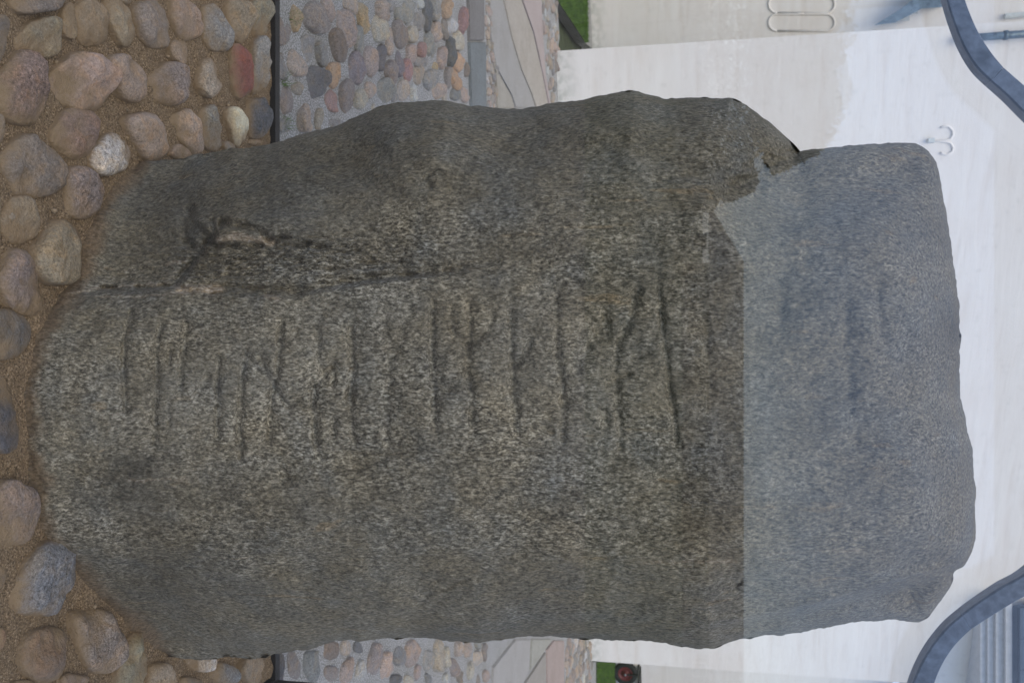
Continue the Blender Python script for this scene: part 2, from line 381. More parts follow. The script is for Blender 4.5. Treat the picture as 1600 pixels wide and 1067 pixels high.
INNER = [(60, 0, 42, 20, 0, 'mauve', .5), (66, 60, 33, 31, 0, 'olive', .6), (115, 33, 14, 27, 0, 'tan', .3), (149, 36, 25, 38, -.2, 'tan', .4), (192, 32, 20, 38, -.3, 'tan', .3),
 (241, 36, 25, 41, -.25, 'mauve', .4), (291, 28, 20, 39, -.25, 'pink', .4), (338, 46, 18, 42, -.25, 'grey', .7), (374, 32, 17, 35, 0, 'tan', .5), (408, 27, 16, 36, 0, 'olive', .5),
 (285, 81, 15, 22, -.2, 'pink', .7), (377, 113, 13, 44, -.1, 'red', .3), (407, 104, 14, 44, -.05, 'grey', .5), (331, 121, 21, 30, -.1, 'beige', .9), (133, 129, 43, 48, .45, 'pink', .35),
 (203, 121, 26, 39, -.45, 'pink', .4), (264, 132, 31, 33, -.3, 'mauve', .6), (38, 140, 37, 55, -.15, 'rust', 1.0), (0, 60, 14, 38, 0, 'dgrey', .4), (121, 209, 33, 37, .3, 'rust', .5),
 (53, 263, 44, 48, -.55, 'mauve', .5), (176, 242, 32, 34, .5, 'white', 1.0), (233, 213, 26, 42, -.5, 'pink', .4), (296, 205, 19, 34, -.4, 'pink', .5), (287, 238, 18, 12, 0, 'pink', .4),
 (331, 200, 15, 34, -.1, 'grey', .8), (372, 197, 12, 33, -.3, 'cream', .3), (405, 184, 15, 34, 0, 'dgrey', .7), (362, 229, 11, 8, 0, 'blue', .4), (402, 222, 9, 5, 0, 'pink', .3),
 (131, 301, 29, 39, -.1, 'mauve', .9), (36, 344, 27, 39, -.25, 'olive', 1.0), (94, 394, 34, 54, .2, 'tan', .45), (39, 445, 35, 52, -.35, 'mauve', .5), (-4, 340, 12, 48, 0, 'tan', .4),
 (2, 200, 11, 27, 0, 'grey', .5), (15, 522, 32, 41, -.2, 'dgrey', .5), (3, 645, 26, 66, 0, 'dgrey', .5), (20, 808, 35, 56, .1, 'mauve', .5), (72, 908, 44, 58, .35, 'blue', .7),
 (2, 902, 13, 19, 0, 'dgrey', .9), (75, 1022, 39, 44, 0, 'brown', .3), (0, 997, 11, 20, 0, 'red', .6), (157, 1000, 34, 50, -.25, 'mauve', .8), (210, 1040, 25, 48, .15, 'olive', .3),
 (255, 1056, 20, 21, 0, 'beige', .8), (318, 1035, 18, 15, 0, 'white', .8), (352, 1052, 18, 17, 0, 'blue', .8), (397, 1046, 19, 23, 0, 'tan', .4), (121, 1066, 23, 15, 0, 'mauve', .4),
 (303, 1066, 16, 9, 0, 'dgrey', .7), (202, 0, 11, 7, 0, 'grey', .4), (40, 1075, 20, 14, 0, 'pink', .5)]
placed = []
for i, (cx, cy, rx, ry, an, c, s) in enumerate(INNER):
    o, cc, sz = cobble(soil, M['cob_in'], cx, cy, rx, ry, an, PAL[c], s, seed=i + 1, sq=rnd.choice([2.1, 2.4, 2.8]))
    placed.append((cc.x, cc.y, sz))
BASE_PX = [(215, 252), (185, 283), (162, 315), (144, 350), (130, 390), (121, 432), (98, 462), (72, 498), (56, 530), (47, 575), (43, 620), (44, 680), (51, 740), (58, 790), (67, 830), (85, 860), (110, 885), (130, 905), (160, 935), (185, 960), (205, 985), (235, 1010), (262, 1026)]
foot = [gnd(*p) for p in BASE_PX]
def in_foot(x, y, mrg):
    if x < foot[0].x - mrg or x > foot[-1].x + mrg: return False
    fy = min(foot, key=lambda p: abs(p.x - x)).y
    return fy - mrg < y < 2.45 + mrg
cols = ['mauve', 'mauve', 'pink', 'pink', 'tan', 'beige', 'grey', 'grey', 'grey', 'dgrey', 'blue', 'olive', 'beige', 'brown']
def visible(x, y):
    d = Vector((x, y, 0)) - O; zc = d.dot(fw)
    if zc < .1: return False
    return -25 < 800 + F_PX * d.dot(up) / zc < 1625 and -25 < 533.5 + F_PX * d.x / zc < 1092
def fill(parent, mat, x0, x1, y0, y1, rmin, rmax, n, lim, out, z0=0, k=1.0, skip=None, ok=None, seg=16, rings=4, tries=6000, pal=cols):
    made = 0
    for t in range(tries):
        if made >= lim: break
        r = rnd.uniform(rmin, rmax); x, y = rnd.uniform(x0, x1), rnd.uniform(y0, y1)
        if skip and skip(x, y, r): continue
        if any((x - a) ** 2 + (y - b) ** 2 < ((r + s) * k) ** 2 for a, b, s in out): continue
        e = rnd.uniform(.78, 1.25); th = rnd.uniform(0, 3.14); P = []
        ph = rnd.uniform(0, 6.28)
        for q in range(seg):
            a = 2 * math.pi * q / seg; rr = r * (1 + .07 * math.sin(2 * a + ph) + .05 * math.sin(3 * a + 2 * ph))
            px, py = rr * math.cos(a) * e, rr * math.sin(a) / e
            P.append(Vector((x + px * math.cos(th) - py * math.sin(th), y + px * math.sin(th) + py * math.cos(th), 0)))
        cobble_world(parent, mat, P, PAL[rnd.choice(pal)], rnd.uniform(.3, .9), None, rnd, z0, rings)
        out.append((x, y, r)); made += 1
# the bed goes on outside the frame and behind the stone
fill(soil, M['cob_in'], -1.45, CR.x - .08, .8, Yr - .07, .045, .078, 0, 150, placed, k=1.04, skip=lambda x, y, r: in_foot(x, y, r + .03) or (visible(x, y) and not y > 2.2), seg=18, rings=5, tries=5000)

OUTER = [(445, 48, 12, 25, 0, 'mauve'), (466, 28, 8, 22, 0, 'ochre'), (494, 28, 15, 28, -.3, 'mauve'), (516, 15, 8, 20, -.2, 'pink'), (541, 42, 11, 32, -.1, 'pink'), (550, 8, 9, 16, -.3, 'pink'),
 (570, 29, 8, 27, -.15, 'ochre'), (532, 73, 11, 30, -.3, 'brown'), (507, 85, 10, 20, -.3, 'grey'), (482, 77, 9, 22, 0, 'grey'), (444, 105, 9, 22, 0, 'grey'), (466, 100, 12, 22, -.2, 'pink'),
 (564, 60, 9, 22, 0, 'grey'), (496, 129, 13, 26, 0, 'dgrey'), (524, 117, 10, 20, -.1, 'orange'), (469, 139, 8, 11, -.4, 'tan'), (447, 155, 13, 22, 0, 'mauve'), (522, 158, 10, 18, -.2, 'red2'),
 (544, 150, 10, 29, 0, 'mauve'), (559, 107, 11, 25, 0, 'dmauve'), (580, 95, 8, 25, 0, 'pink'), (597, 90, 7, 20, 0, 'dgrey'), (594, 45, 10, 22, 0, 'beige'), (601, 20, 10, 20, -.3, 'pink'),
 (613, 10, 6, 11, 0, 'grey'), (626, 24, 6, 13, -.3, 'grey'), (611, 66, 5, 21, 0, 'pink'), (626, 54, 9, 25, -.2, 'mauve'), (646, 54, 9, 14, 0, 'beige'), (640, 18, 9, 18, 0, 'grey'),
 (660, 5, 4, 10, 0, 'cream'), (670, 25, 7, 25, 0, 'dgrey'), (655, 35, 6, 15, 0, 'grey'), (682, 15, 8, 18, 0, 'grey'), (700, 13, 8, 16, .1, 'orange'), (726, 33, 7, 22, .1, 'red2'),
 (706, 42, 6, 14, 0, 'cream'), (684, 50, 7, 16, 0, 'pink'), (696, 45, 4, 18, 0, 'mauve'), (716, 65, 7, 16, 0, 'beige'), (674, 72, 8, 20, -.15, 'grey'), (705, 80, 5, 26, 0, 'dgrey'),
 (662, 80, 8, 14, 0, 'red2'), (645, 85, 8, 15, -.1, 'pink'), (717, 97, 8, 15, 0, 'orange'), (692, 90, 6, 18, 0, 'pink'), (626, 100, 6, 22, 0, 'dmauve'), (639, 110, 7, 20, -.15, 'red2'),
 (657, 98, 7, 10, 0, 'grey'), (580, 140, 7, 14, 0, 'pink'), (614, 115, 10, 22, 0, 'mauve'), (654, 118, 7, 15, -.1, 'tan'), (682, 108, 4, 10, 0, 'ochre'), (672, 125, 8, 17, 0, 'grey'),
 (602, 142, 11, 20, 0, 'grey'), (632, 142, 9, 16, 0, 'beige'), (650, 145, 6, 14, 0, 'cream'), (702, 122, 5, 17, -.1, 'mauve'), (713, 125, 6, 18, -.2, 'orange'), (712, 148, 6, 10, 0, 'blue'),
 (727, 148, 6, 14, -.2, 'pink'), (731, 110, 3, 11, 0, 'brown'), (565, 155, 9, 16, 0, 'beige'), (480, 185, 11, 22, 0, 'pink'), (501, 187, 5, 18, 0, 'tan'), (450, 196, 13, 11, 0, 'grey'),
 (527, 193, 12, 6, 0, 'grey'), (685, 142, 8, 14, 0, 'pink'), (697, 150, 4, 12, 0, 'beige'), (618, 152, 6, 8, 0, 'grey'),
 (434, 1042, 8, 24, 0, 'dgrey'), (462, 1040, 8, 22, -.1, 'mauve'), (490, 1039, 11, 25, 0, 'blue'), (520, 1016, 10, 15, .2, 'brown'), (544, 1012, 9, 12, 0, 'beige'), (562, 1011, 6, 10, 0, 'dgrey'),
 (520, 1052, 9, 13, 0, 'mauve'), (544, 1048, 8, 21, .25, 'pink'), (565, 1050, 6, 18, .1, 'cream'), (586, 1031, 8, 24, .1, 'mauve'), (606, 1040, 8, 22, 0, 'orange2'), (626, 1024, 8, 17, .2, 'blue'),
 (621, 1062, 8, 10, .2, 'dgrey'), (644, 1020, 9, 24, .1, 'pink'), (669, 1030, 6, 16, 0, 'grey'), (655, 1050, 5, 12, 0, 'pink'), (687, 1024, 8, 27, 0, 'beige'), (672, 1060, 5, 9, 0, 'blue'),
 (700, 1026, 5, 16, 0, 'beige'), (710, 1042, 5, 15, -.1, 'mauve'), (719, 1012, 6, 14, 0, 'pink'), (721, 1056, 5, 11, 0, 'brown'), (700, 1060, 6, 10, 0, 'cream'), (732, 1014, 5, 14, 0, 'pink'),
 (747, 1028, 5, 12, 0, 'beige'), (759, 1018, 4, 14, 0, 'mauve'), (761, 1056, 5, 10, 0, 'pink'), (737, 1048, 5, 14, 0, 'beige'), (749, 1005, 5, 9, 0, 'grey'), (640, 1062, 6, 8, 0, 'beige')]
PAL.update(red2=(.36, .16, .14), dmauve=(.19, .16, .18), orange2=(.5, .33, .22))
def soft(v):
    g = sum(v) / 3; q = .72
    return tuple(min(.5, (g + (x - g) * q) * 1.08 + .02) for x in v)
lift = {k: soft(v) for k, v in PAL.items()}
oc = []
for i, (cx, cy, rx, ry, an, c) in enumerate(OUTER):
    faint = c in ('mauve', 'grey', 'white') and cx < 490
    o, cc, sz = cobble(paving, M['cob_out'], cx, cy, rx, ry, an, lift[c], .55, hgt=.009 if faint else None, seed=200 + i, rings=5, seg=20, sq=rnd.choice([2.0, 2.3, 2.6]), z0=-.012)
    oc.append((cc.x, cc.y, sz))
Yk0 = gnd(734, 80).y; Yk1 = gnd(760, 80).y
PAL = lift
def beyond(x, y, r): return y + r > Yk0 - .0 if x < .9 else y + r > gnd(768, 1040).y
fill(paving, M['cob_out'], -2.6, 2.6, Yr + .06, gnd(766, 1040).y, 0.024, .055, 0, 210, oc, z0=-.014, k=1.06, skip=beyond, seg=12, rings=3, tries=7000)

# kerb slabs, flagstones and small cobble strips beyond the cobbled pavement
def slab(name, pts, z0, z1, mat, parent, colr, grow=0.0, bev=.006):
    bm = bmesh.new(); P = [gnd(*p, z1) for p in pts]
    c = sum(P, Vector()) / len(P)
    prism(bm, [((p.x - c.x) * (1 - grow), (p.y - c.y) * (1 - grow)) for p in P], z0, z1)
    bmesh.ops.bevel(bm, geom=[e for e in bm.edges if all(abs(v.co.z - z1) < 1e-5 for v in e.verts)], offset=bev, segments=2, affect='EDGES')
    o = from_bm(name, bm, mat, parent); o.location = (c.x, c.y, 0); o.color = (*colr, 1); return o
kc = (.19, .195, .20)
for (y0, y1) in ((-260, -60), (-59, 64), (66, 168), (170, 330), (332, 500), (502, 700), (702, 880)):
    def kx(y): return 733 + (y - 0) * .024 + max(0, y - 120) * .012
    slab('kerb_stone', [(kx(y0), y0), (kx(y0) + 25, y0), (kx(y1) + 23, y1), (kx(y1), y1)], -.02, .004, M['flag'], paving, tuple(x * rnd.uniform(.9, 1.12) for x in kc), .003)
fg = (.37, .35, .31); fp = (.38, .335, .295)
FLAGS = [([(772, -130), (781, -20), (799, 62), (814, 110), (829, 145), (837, 170), (807, 170), (800, 147), (776, 107), (767, 57), (764, -130)], fg),
 ([(783, -20), (808, -20), (833, 50), (846, 110), (858, 170), (839, 170), (831, 145), (816, 110), (801, 62)], tuple(x * 1.06 for x in fg)),
 ([(810, -20), (845, -20), (849, 60), (853, 120), (862, 170), (860, 170), (848, 110), (835, 50)], tuple(x * 1.1 for x in fg)),
 ([(768, 66), (775, 109), (799, 149), (805, 170), (778, 170), (776, 112)], tuple(x * 1.0 for x in fg)),
 ([(774, -130), (850, -130), (846, -22), (783, -22)], fg),
 ([(770, 1068), (771, 1042), (806, 998), (829, 998), (828, 1042), (818, 1066), (812, 1090), (775, 1090)], tuple(x * 1.05 for x in fg)),
 ([(832, 998), (864, 998), (846, 1024), (830, 1046)], fp), ([(820, 1068), (853, 1018), (853, 1090), (816, 1090)], tuple(x * .9 for x in fg)),
 ([(855, 1014), (866, 1000), (882, 1000), (882, 1090), (856, 1090)], fp)]
prev = (779, 172, 860)
for k in range(6):
    y0 = 172 + k * 137; y1 = y0 + 135
    x0a = 779 + (y0 - 172) * .003; x1a = 860 + (y0 - 172) * .025; mid = (x0a + x1a) / 2 + rnd.uniform(-8, 8); sk = rnd.uniform(-30, 30) if 0 < k < 5 else 0
    FLAGS.append(([(x0a, y0), (mid, y0), (mid - 1 + sk * .2, y1), (x0a + 1, y1)], fg)); FLAGS.append(([(mid + 1.6, y0), (x1a, y0), (x1a + 3, y1), (mid + .6 + sk * .2, y1)], fp if k % 2 else fg))
for pts, c in FLAGS: slab('flagstone', pts, -.02, .002 + rnd.uniform(-.002, .003), M['flag'], paving, tuple(x * rnd.uniform(.93, 1.07) for x in c), .012)
# small setts along the wall and between kerb and flags
ws = []
wall_dir = (WB - WA).normalized(); wall_n = Vector((wall_dir.y, -wall_dir.x, 0))
def strip(pxl, rmin, rmax, lim):
    P = [gnd(*p) for p in pxl]
    xs_ = [p.x for p in P]; ys_ = [p.y for p in P]
    def inside(x, y):
        c = False; n = len(P)
        for i in range(n):
            a, b = P[i], P[(i + 1) % n]
            if (a.y > y) != (b.y > y) and x < (b.x - a.x) * (y - a.y) / (b.y - a.y) + a.x: c = not c
        return c
    fill(paving, M['cob_out'], min(xs_), max(xs_), min(ys_), max(ys_), rmin, rmax, 0, lim, ws, z0=-.008, k=.95, skip=lambda x, y, r: not inside(x, y), seg=10, rings=3, tries=2500,
         pal=['pink', 'pink', 'orange2', 'beige', 'tan', 'grey', 'cream', 'mauve'])
strip([(759, -60), (768, -60), (768, 55), (777, 110), (777, 168), (762, 168)], .022, .04, 40)
strip([(848, -60), (868, -60), (873, 80), (868, 168), (862, 168), (851, 60)], .035, .07, 45)
strip([(884, 1000), (922, 1000), (926, 1034), (922, 1085), (884, 1085)], .045, .08, 50)
strip([(866, 170), (872, 172), (918, 996), (886, 996)], .05, .085, 45)

# lawn wedges with blades, worn earth strip against the wall
def lawn(pxl, n, seed, hgt=(.02, .045)):
    P = [gnd(*p) for p in pxl]; bm = bmesh.new(); prism(bm, [(p.x, p.y) for p in P], -.1, .004)
    base = from_bm('lawn', bm, M['lawn']); tag(base, kind='structure')
    r = np.random.RandomState(seed); x0, x1 = min(p.x for p in P), max(p.x for p in P); y0, y1 = min(p.y for p in P), max(p.y for p in P)
    X = r.uniform(x0, x1, n * 3); Y = r.uniform(y0, y1, n * 3); ins = np.zeros(len(X), bool)
    for i in range(len(P)):
        a, b = P[i], P[(i + 1) % len(P)]
        cnd = (a.y > Y) != (b.y > Y); xx = (b.x - a.x) * (Y - a.y) / ((b.y - a.y) or 1e-9) + a.x; ins ^= cnd & (X < xx)
    X, Y = X[ins][:n], Y[ins][:n]; k = len(X)
    th = r.uniform(0, 6.28, k); h = r.uniform(*hgt, k); wd = .0035; lean = r.uniform(-.02, .02, (k, 2))
    A = np.stack([X - np.cos(th) * wd, Y - np.sin(th) * wd, np.full(k, 0.)], 1); B = np.stack([X + np.cos(th) * wd, Y + np.sin(th) * wd, np.full(k, 0.)], 1)
    T = np.stack([X + lean[:, 0], Y + lean[:, 1], h], 1)
    V = np.stack([A, B, T], 1).reshape(-1, 3)
    o = from_np('grass', V, np.arange(3 * k).reshape(-1, 3), M['grass'], None, False); return o
gl = lawn([(872, -160), (870, 0), (890, 30), (914, 67), (917, 66), (916, 0), (914, -160)], 26000, 1); tag(gl, 'bright green short grass in a wedge at the foot of the left wall', 'grass', kind='stuff')
gr = lawn([(932, 1034), (960, 1034), (960, 1250), (932, 1250)], 26000, 2); tag(gr, 'bright green grass patch beside the tower corner under the cart wheel', 'grass', kind='stuff')
bm = bmesh.new(); P = [gnd(*p) for p in [(848, -200), (872, -160), (870, 0), (890, 30), (914, 67), (928, 78), (926, -200)]]
prism(bm, [(p.x, p.y) for p in P], -.1, -.004); tag(from_bm('gravel_border', bm, M['mortar']), kind='structure')
bm = bmesh.new(); P = [gnd(*p) for p in [(884, 1034), (964, 1034), (964, 1300), (884, 1300)]]
prism(bm, [(p.x, p.y) for p in P], -.1, -.006); tag(from_bm('gravel_border_right', bm, M['mortar']), kind='structure')
# small tufts rooted in the mortar close to the case
def tuft(px, py, n, label, seed):
    c = gnd(px, py); r = random.Random(seed); bm = bmesh.new()
    for k in range(n):
        a = r.uniform(0, 6.28); x, y = r.gauss(0, .012), r.gauss(0, .012); l = r.uniform(.02, .05); w_ = .0011
        dx, dy = math.cos(a), math.sin(a); pr = None
        for s in range(4):
            q = s / 3; cx, cy, cz = x + dx * l * q * .6, y + dy * l * q * .6, -.012 + l * (q - .35 * q * q)
            ww = w_ * (1 - q) + .0001
            v = (bm.verts.new((cx - dy * ww, cy + dx * ww, cz)), bm.verts.new((cx + dy * ww, cy - dx * ww, cz)))
            if pr: bm.faces.new((pr[0], pr[1], v[1], v[0]))
            pr = v
    o = from_bm('grass_tuft', bm, M['grass']); o.location = (c.x, c.y, 0); tag(o, label, 'grass tuft', 'grass tufts in the mortar joints')
tuft(462, 30, 40, 'small green grass tuft by the ochre cobble, leftmost in the upright view', 1)
tuft(448, 128, 26, 'thin green grass tuft in mortar between grey cobbles, middle of the three', 2)
tuft(449, 190, 34, 'small green grass tuft nearest the runestone flank', 3)

# grains and pebbles loose on the soil
def grains():
    r = np.random.RandomState(5); n = 9000
    X = r.uniform(-1.2, CR.x - .02, n); Y = r.uniform(1.3, Yr - .02, n); s = np.abs(r.normal(0, .0012, n)) + .0009; s[r.rand(n) < .03] *= 2.6
    base = np.array([(1, 0, 0), (-1, 0, 0), (0, 1, 0), (0, -1, 0), (0, 0, .8), (0, 0, -.8)])
    fc = np.array([(0, 2, 4), (2, 1, 4), (1, 3, 4), (3, 0, 4), (2, 0, 5), (1, 2, 5), (3, 1, 5), (0, 3, 5)])
    Z = -.003 + .006 * fbm(X * 7, Y * 7, 3) + .0035 * fbm(X * 30, Y * 30, 9)
    V = base[None] * s[:, None, None] * r.uniform(.6, 1.3, (n, 6, 1)) + np.stack([X, Y, Z + s * .4], 1)[:, None]
    Fc = fc[None] + (np.arange(n) * 6)[:, None, None]
    o = from_np('grit', V.reshape(-1, 3), Fc.reshape(-1, 3), M['grain'], None, True); tag(o, 'loose pale grit and tiny pebbles on the sandy soil', 'grit', kind='stuff')
grains()

for k in range(46):
    x, y = rnd.uniform(-.9, CR.x - .06), rnd.uniform(1.4, Yr - .05); r_ = rnd.choice([.003, .004, .005, .008])
    if in_foot(x, y, .02): continue
    P = [Vector((x + r_ * math.cos(a * .785) * rnd.uniform(.7, 1.2), y + r_ * math.sin(a * .785) * rnd.uniform(.7, 1.2), 0)) for a in range(8)]
    cobble_world(soil, M['cob_in'], P, PAL[rnd.choice(['cream', 'white', 'beige', 'tan', 'grey'])], .4, r_ * .9, rnd, .004, 3)[0].name = 'pebble'
# ------------------------------------------------------------------ the runestone
LEFT = [(215, 252), (260, 250), (320, 240), (370, 232), (430, 223), (480, 209), (530, 197), (550, 187), (572, 176), (600, 165), (640, 158), (690, 157), (740, 166), (790, 171), (830, 168), (870, 160), (920, 153), (960, 146), (990, 143), (1020, 149), (1045, 154), (1090, 153), (1130, 153), (1150, 155), (1170, 166), (1195, 184), (1222, 208), (1236, 222), (1240, 235), (1262, 235), (1300, 231), (1350, 225), (1400, 222), (1430, 224)]
TOP = [(1430, 224), (1450, 235), (1463, 255), (1471, 285), (1478, 330), (1487, 380), (1493, 440), (1500, 500), (1500, 560), (1500, 620), (1511, 665), (1521, 715), (1524, 780), (1523, 840), (1515, 870), (1505, 884), (1492, 893), (1486, 912), (1468, 940), (1452, 962), (1436, 972)]
RIGHT = [(262, 1026), (300, 1028), (340, 1028), (400, 1027), (450, 1018), (495, 1010), (515, 1003), (540, 1000), (570, 1001), (600, 998), (650, 995), (720, 1001), (770, 1003), (792, 997), (815, 994), (850, 995), (900, 997), (950, 1000), (1000, 1001), (1050, 1006), (1090, 1013), (1110, 1012), (1130, 1006), (1150, 1001), (1200, 993), (1240, 989), (1290, 978), (1350, 970), (1400, 970), (1436, 972)]
def resample(P, t):
    P = np.array(P, float)
    # light smoothing (Catmull-Rom)
    Q = []
    for i in range(len(P) - 1):
        p0 = P[max(i - 1, 0)]; p1 = P[i]; p2 = P[i + 1]; p3 = P[min(i + 2, len(P) - 1)]
        for s in np.linspace(0, 1, 8, endpoint=False):
            Q.append(.5 * ((2 * p1) + (-p0 + p2) * s + (2 * p0 - 5 * p1 + 4 * p2 - p3) * s * s + (-p0 + 3 * p1 - 3 * p2 + p3) * s ** 3))
    Q.append(P[-1]); Q = np.array(Q)
    L = np.concatenate([[0], np.cumsum(np.hypot(*np.diff(Q, axis=0).T))]); L /= L[-1]
    return np.stack([np.interp(t, L, Q[:, 0]), np.interp(t, L, Q[:, 1])], 1)
def seg_dist(X, Y, P):
    d = np.full(X.shape, 1e9)
    for (ax, ay), (bx, by) in zip(P[:-1], P[1:]):
        dx, dy = bx - ax, by - ay; L2 = dx * dx + dy * dy + 1e-9
        t = np.clip(((X - ax) * dx + (Y - ay) * dy) / L2, 0, 1)
        d = np.minimum(d, np.hypot(X - ax - t * dx, Y - ay - t * dy))
    return d
RUNES = [  # (path, depth mm, half width px)
 ([(204, 487), (195, 525), (192, 544), (193, 592), (196, 640)], 6, 3.6), ([(249, 512), (243, 554), (244, 584), (244, 610), (242, 640), (242, 700)], 6, 4.2), ([(264, 546), (263, 568)], 4, 3),
 ([(264, 632), (263, 665)], 3, 3), ([(290, 505), (283, 577), (280, 617)], 3.6, 4.5), ([(341, 560), (339, 610), (339, 650), (340, 682)], 5.5, 3.5), ([(325, 588), (308, 612)], 3.5, 4.5),
 ([(382, 552), (377, 584), (376, 630), (373, 662), (376, 716)], 7.5, 4.6), ([(384, 556), (402, 575), (414, 590)], 3.5, 4.5), ([(438, 500), (436, 551), (433, 584), (425, 607), (423, 650), (421, 690)], 7, 4.2),
 ([(408, 560), (418, 585), (428, 606)], 3.5, 4.5), ([(431, 610), (441, 626), (452, 637), (464, 626), (478, 612), (490, 604), (504, 588), (522, 568)], 6, 3.8), ([(490, 604), (489, 640), (491, 670), (495, 697), (499, 716)], 7.5, 4.6),
 ([(549, 510), (551, 564), (549, 597), (547, 638), (553, 690)], 6.5, 4.6), ([(521, 575), (521, 602)], 4.5, 3.2), ([(521, 653), (521, 682)], 4.5, 3.4), ([(497, 500), (496, 560), (505, 585)], 3, 5), ([(541, 625), (552, 606)], 4, 4),
 ([(605, 500), (610, 560), (604, 640), (606, 690)], 2.6, 6), ([(640, 480), (626, 520), (618, 548)], 2.6, 6), ([(675, 473), (674, 531), (677, 597), (677, 643), (682, 686)], 7.5, 5), ([(687, 588), (699, 611)], 4.5, 4),
 ([(733, 472), (734, 505), (731, 544), (731, 584), (738, 630), (738, 668)], 6.5, 5), ([(705, 480), (703, 505), (711, 527), (733, 540)], 5, 4.6), ([(771, 490), (764, 512), (750, 526), (733, 540)], 5, 4.6),
 ([(797, 464), (798, 531), (800, 584), (803, 623), (808, 678)], 7.5, 5), ([(829, 531), (819, 556), (803, 570)], 4.6, 4.6), ([(838, 660), (862, 676)], 5, 5), ([(869, 462), (869, 544), (877, 587), (880, 630), (879, 690)], 7.5, 5),
 ([(905, 480), (925, 500), (940, 525)], 3, 5), ([(942, 470), (947, 500), (950, 528)], 3.4, 5.5), ([(948, 500), (918, 545), (900, 580)], 2.8, 6), ([(990, 458), (987, 498), (975, 520), (966, 540), (961, 572), (962, 603), (967, 649), (968, 700)], 7, 5),
 ([(953, 597), (966, 593), (981, 587)], 11, 4), ([(998, 452), (992, 470)], 6, 5), ([(1030, 450), (1033, 498), (1041, 564), (1046, 610), (1053, 649), (1057, 688)], 8, 4.6), ([(1035, 500), (1010, 545), (992, 560)], 2.5, 6), ([(944, 640), (948, 669), (941, 708)], 4, 5.5),
 ([(1100, 480), (1108, 560), (1106, 640)], 2.5, 7), ([(1220, 440), (1222, 520)], 3.2, 8), ([(1322, 480), (1326, 560), (1328, 640), (1340, 690)], 3, 8), ([(1412, 500), (1416, 580), (1424, 680)], 3, 8), ([(1372, 440), (1378, 530)], 2.5, 8),
 ([(440, 735), (446, 748), (440, 756)], 6, 5)]
CRACKS = [([(105, 462), (118, 458), (160, 453), (200, 452), (250, 447), (285, 450)], 13, 4.2), ([(285, 452), (340, 458), (400, 459), (470, 462)], 11, 4), ([(296, 322), (288, 345), (288, 368), (300, 390)], 9, 7),
 ([(328, 372), (310, 400), (290, 425), (275, 442)], 12, 7), ([(348, 350), (385, 355), (405, 362), (430, 380), (480, 384)], 16, 6), ([(325, 381), (360, 383), (410, 384)], 13, 3.6), ([(420, 372), (450, 372), (500, 388), (560, 392)], 9, 4), ([(470, 420), (560, 414), (640, 408)], 6, 4), ([(330, 345), (335, 362), (330, 376)], 10, 5), ([(670, 292), (662, 281), (672, 272), (690, 268)], 7, 5),
 ([(650, 945), (672, 928), (700, 918), (725, 905)], 4, 5), ([(672, 930), (655, 925), (680, 908)], 3, 6), ([(1150, 890), (1146, 906), (1156, 926)], 3.5, 5), ([(1146, 918), (1162, 902), (1182, 885), (1200, 872)], 3, 3.5),
 ([(455, 452), (560, 436), (640, 430), (720, 424)], 7, 6), ([(1170, 262), (1190, 268), (1205, 280), (1190, 290)], 8, 9), ([(1240, 236), (1215, 246), (1195, 252), (1180, 280), (1150, 292)], 16, 12), ([(780, 225), (800, 212), (830, 190)], 6, 12),
 ([(240, 710), (300, 702), (420, 712), (560, 706)], 2.5, 6), ([(560, 706), (760, 708), (1040, 700)], 3, 5)]
